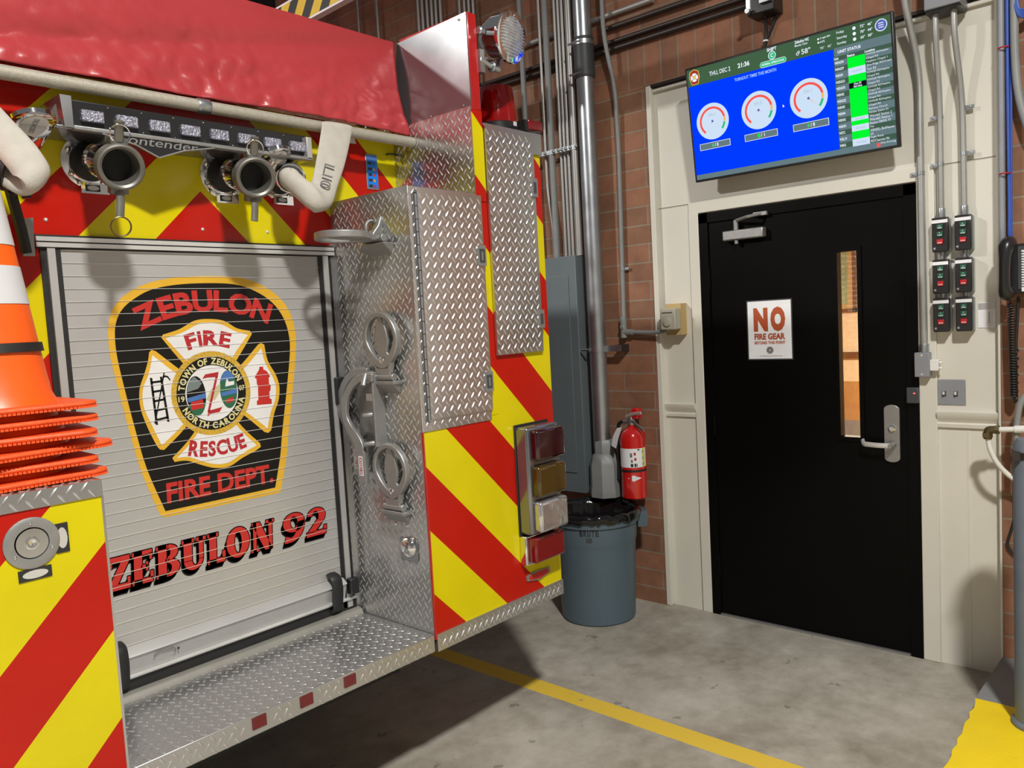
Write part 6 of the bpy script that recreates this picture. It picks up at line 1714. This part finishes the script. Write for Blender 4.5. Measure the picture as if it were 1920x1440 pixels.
word = 'BRUTE'
for k, ch in enumerate(word):
    a0 = (k - 2.5) * 0.094; vs_, fs_ = text_geo(ch, 0.03)
    b.text(ch, CP(a0 + 0.006, 0.540, 0.2335), CP(a0 + 0.006, 0.506, 0.2325), CP(a0 + 0.080, 0.506, 0.2325), 'print_black', 0.03)
b.poly([CP(x, z, 0.2325 if z > 0.48 else 0.2315) for x, z in ((-0.075, 0.472), (0.055, 0.472), (0.06, 0.482), (0.055, 0.497), (-0.075, 0.497), (-0.08, 0.482))], 'dark_grey_paint'); b.build('can_lettering', root)
root2 = thing('trash_bag', c + Z1 * 0.5, 'black plastic bag lining the blue grey trash can', 'trash bag')
b = MB(); vs = []; fs = []; S_N = 96; rings = [(0.262, 0.525), (0.266, 0.545), (0.262, 0.60), (0.253, 0.622), (0.238, 0.618), (0.224, 0.58), (0.212, 0.45), (0.200, 0.20)]
rings = [(0.258, 0.575), (0.260, 0.590), (0.257, 0.607), (0.248, 0.616), (0.236, 0.612), (0.220, 0.58), (0.205, 0.45), (0.185, 0.12)]
for i, (r_, z) in enumerate(rings):
    for k in range(S_N):
        a = 2 * pi * k / S_N; f = noise.noise((cos(a) * 5, sin(a) * 5, i * 0.35)); g_ = noise.noise((cos(a) * 14, sin(a) * 14, i * 0.3 + 5))
        rr_ = r_ + 0.009 * f * (1 if i > 3 else 0.5) + 0.007 * g_ * (1 if i != 3 else 0.4); zz_ = z + (0.022 * f - 0.01 * max(0, g_) if i == 0 else 0.012 * f)
        rr_ = max(rr_, r_ - 0.006) if i < 5 else min(rr_, r_ + 0.004)
        vs.append(c + V((cos(a) * rr_, sin(a) * rr_, zz_)))
for i in range(len(rings) - 1):
    for k in range(S_N): fs.append((i * S_N + k, i * S_N + (k + 1) % S_N, (i + 1) * S_N + (k + 1) % S_N, (i + 1) * S_N + k))
fs.append(tuple(range((len(rings) - 1) * S_N, len(rings) * S_N)))
b.add(vs, fs, 'bag_black', True); b.build('bag', root2, sharp=180)

# ------------------------------------------------------------------ overhead hazard striped rail beyond the truck
pa, pb_ = V((3.3, 4.9, 3.75)), None
A0, A1 = onX(527, 42, 2.6), onX(612, -6, 2.6)
dirv = (A1 - A0).normalized(); up_ = V((0, 0, 1)); up_ = (up_ - dirv * up_.dot(dirv)).normalized(); nn = dirv.cross(up_).normalized()
root = thing('hazard_rail', A0 - dirv * 0.6, 'yellow and black striped overhead rail above the red tarp', 'rail')
L0, L1 = -0.9, 1.3; hh = 0.075
c0 = onX(520, 32, 2.6); c0 = A0 + up_ * hh * 0.5
b = MB(); b.obox(A0 + dirv * (L0 + L1) / 2 + nn * 0.0, dirv * (L1 - L0) / 2, up_ * hh, nn * 0.02, 'paper_white'); b.build('rail_body', root)
b = MB(); sgn = -1 if nn.dot(EYEP - A0) < 0 else 1
k = L0; i = 0
while k < L1 - 0.2:
    b.poly([A0 + dirv * (k + d_) + up_ * u_ + nn * sgn * 0.0206 for d_, u_ in ((0, -hh * 0.86), (0.085, -hh * 0.86), (0.185, hh * 0.86), (0.10, hh * 0.86))], 'print_black' if i % 2 else 'hazard_yellow'); k += 0.085; i += 1
b.build('hazard_tape', root)

# dark housing high behind the tarp
p0_, p1_ = onY(424, -60, 5.0), onY(520, 40, 5.0)
root = thing('overhead_housing', V(((p0_.x + p1_.x) / 2, 5.2, p1_.z)), 'dark overhead housing with a white tab, left of the striped rail', 'overhead housing')
MB().box((p0_.x, 5.0, p1_.z), (p1_.x, 5.5, p0_.z), 'chassis_black').build('housing', root, bevel=0.01)
p2_, p3_ = onY(441, -20, 4.99), onY(452, 16, 4.99)
MB().box((p2_.x, 4.985, p3_.z), (p3_.x, 5.0, p2_.z), 'paper_white').build('tab', root)
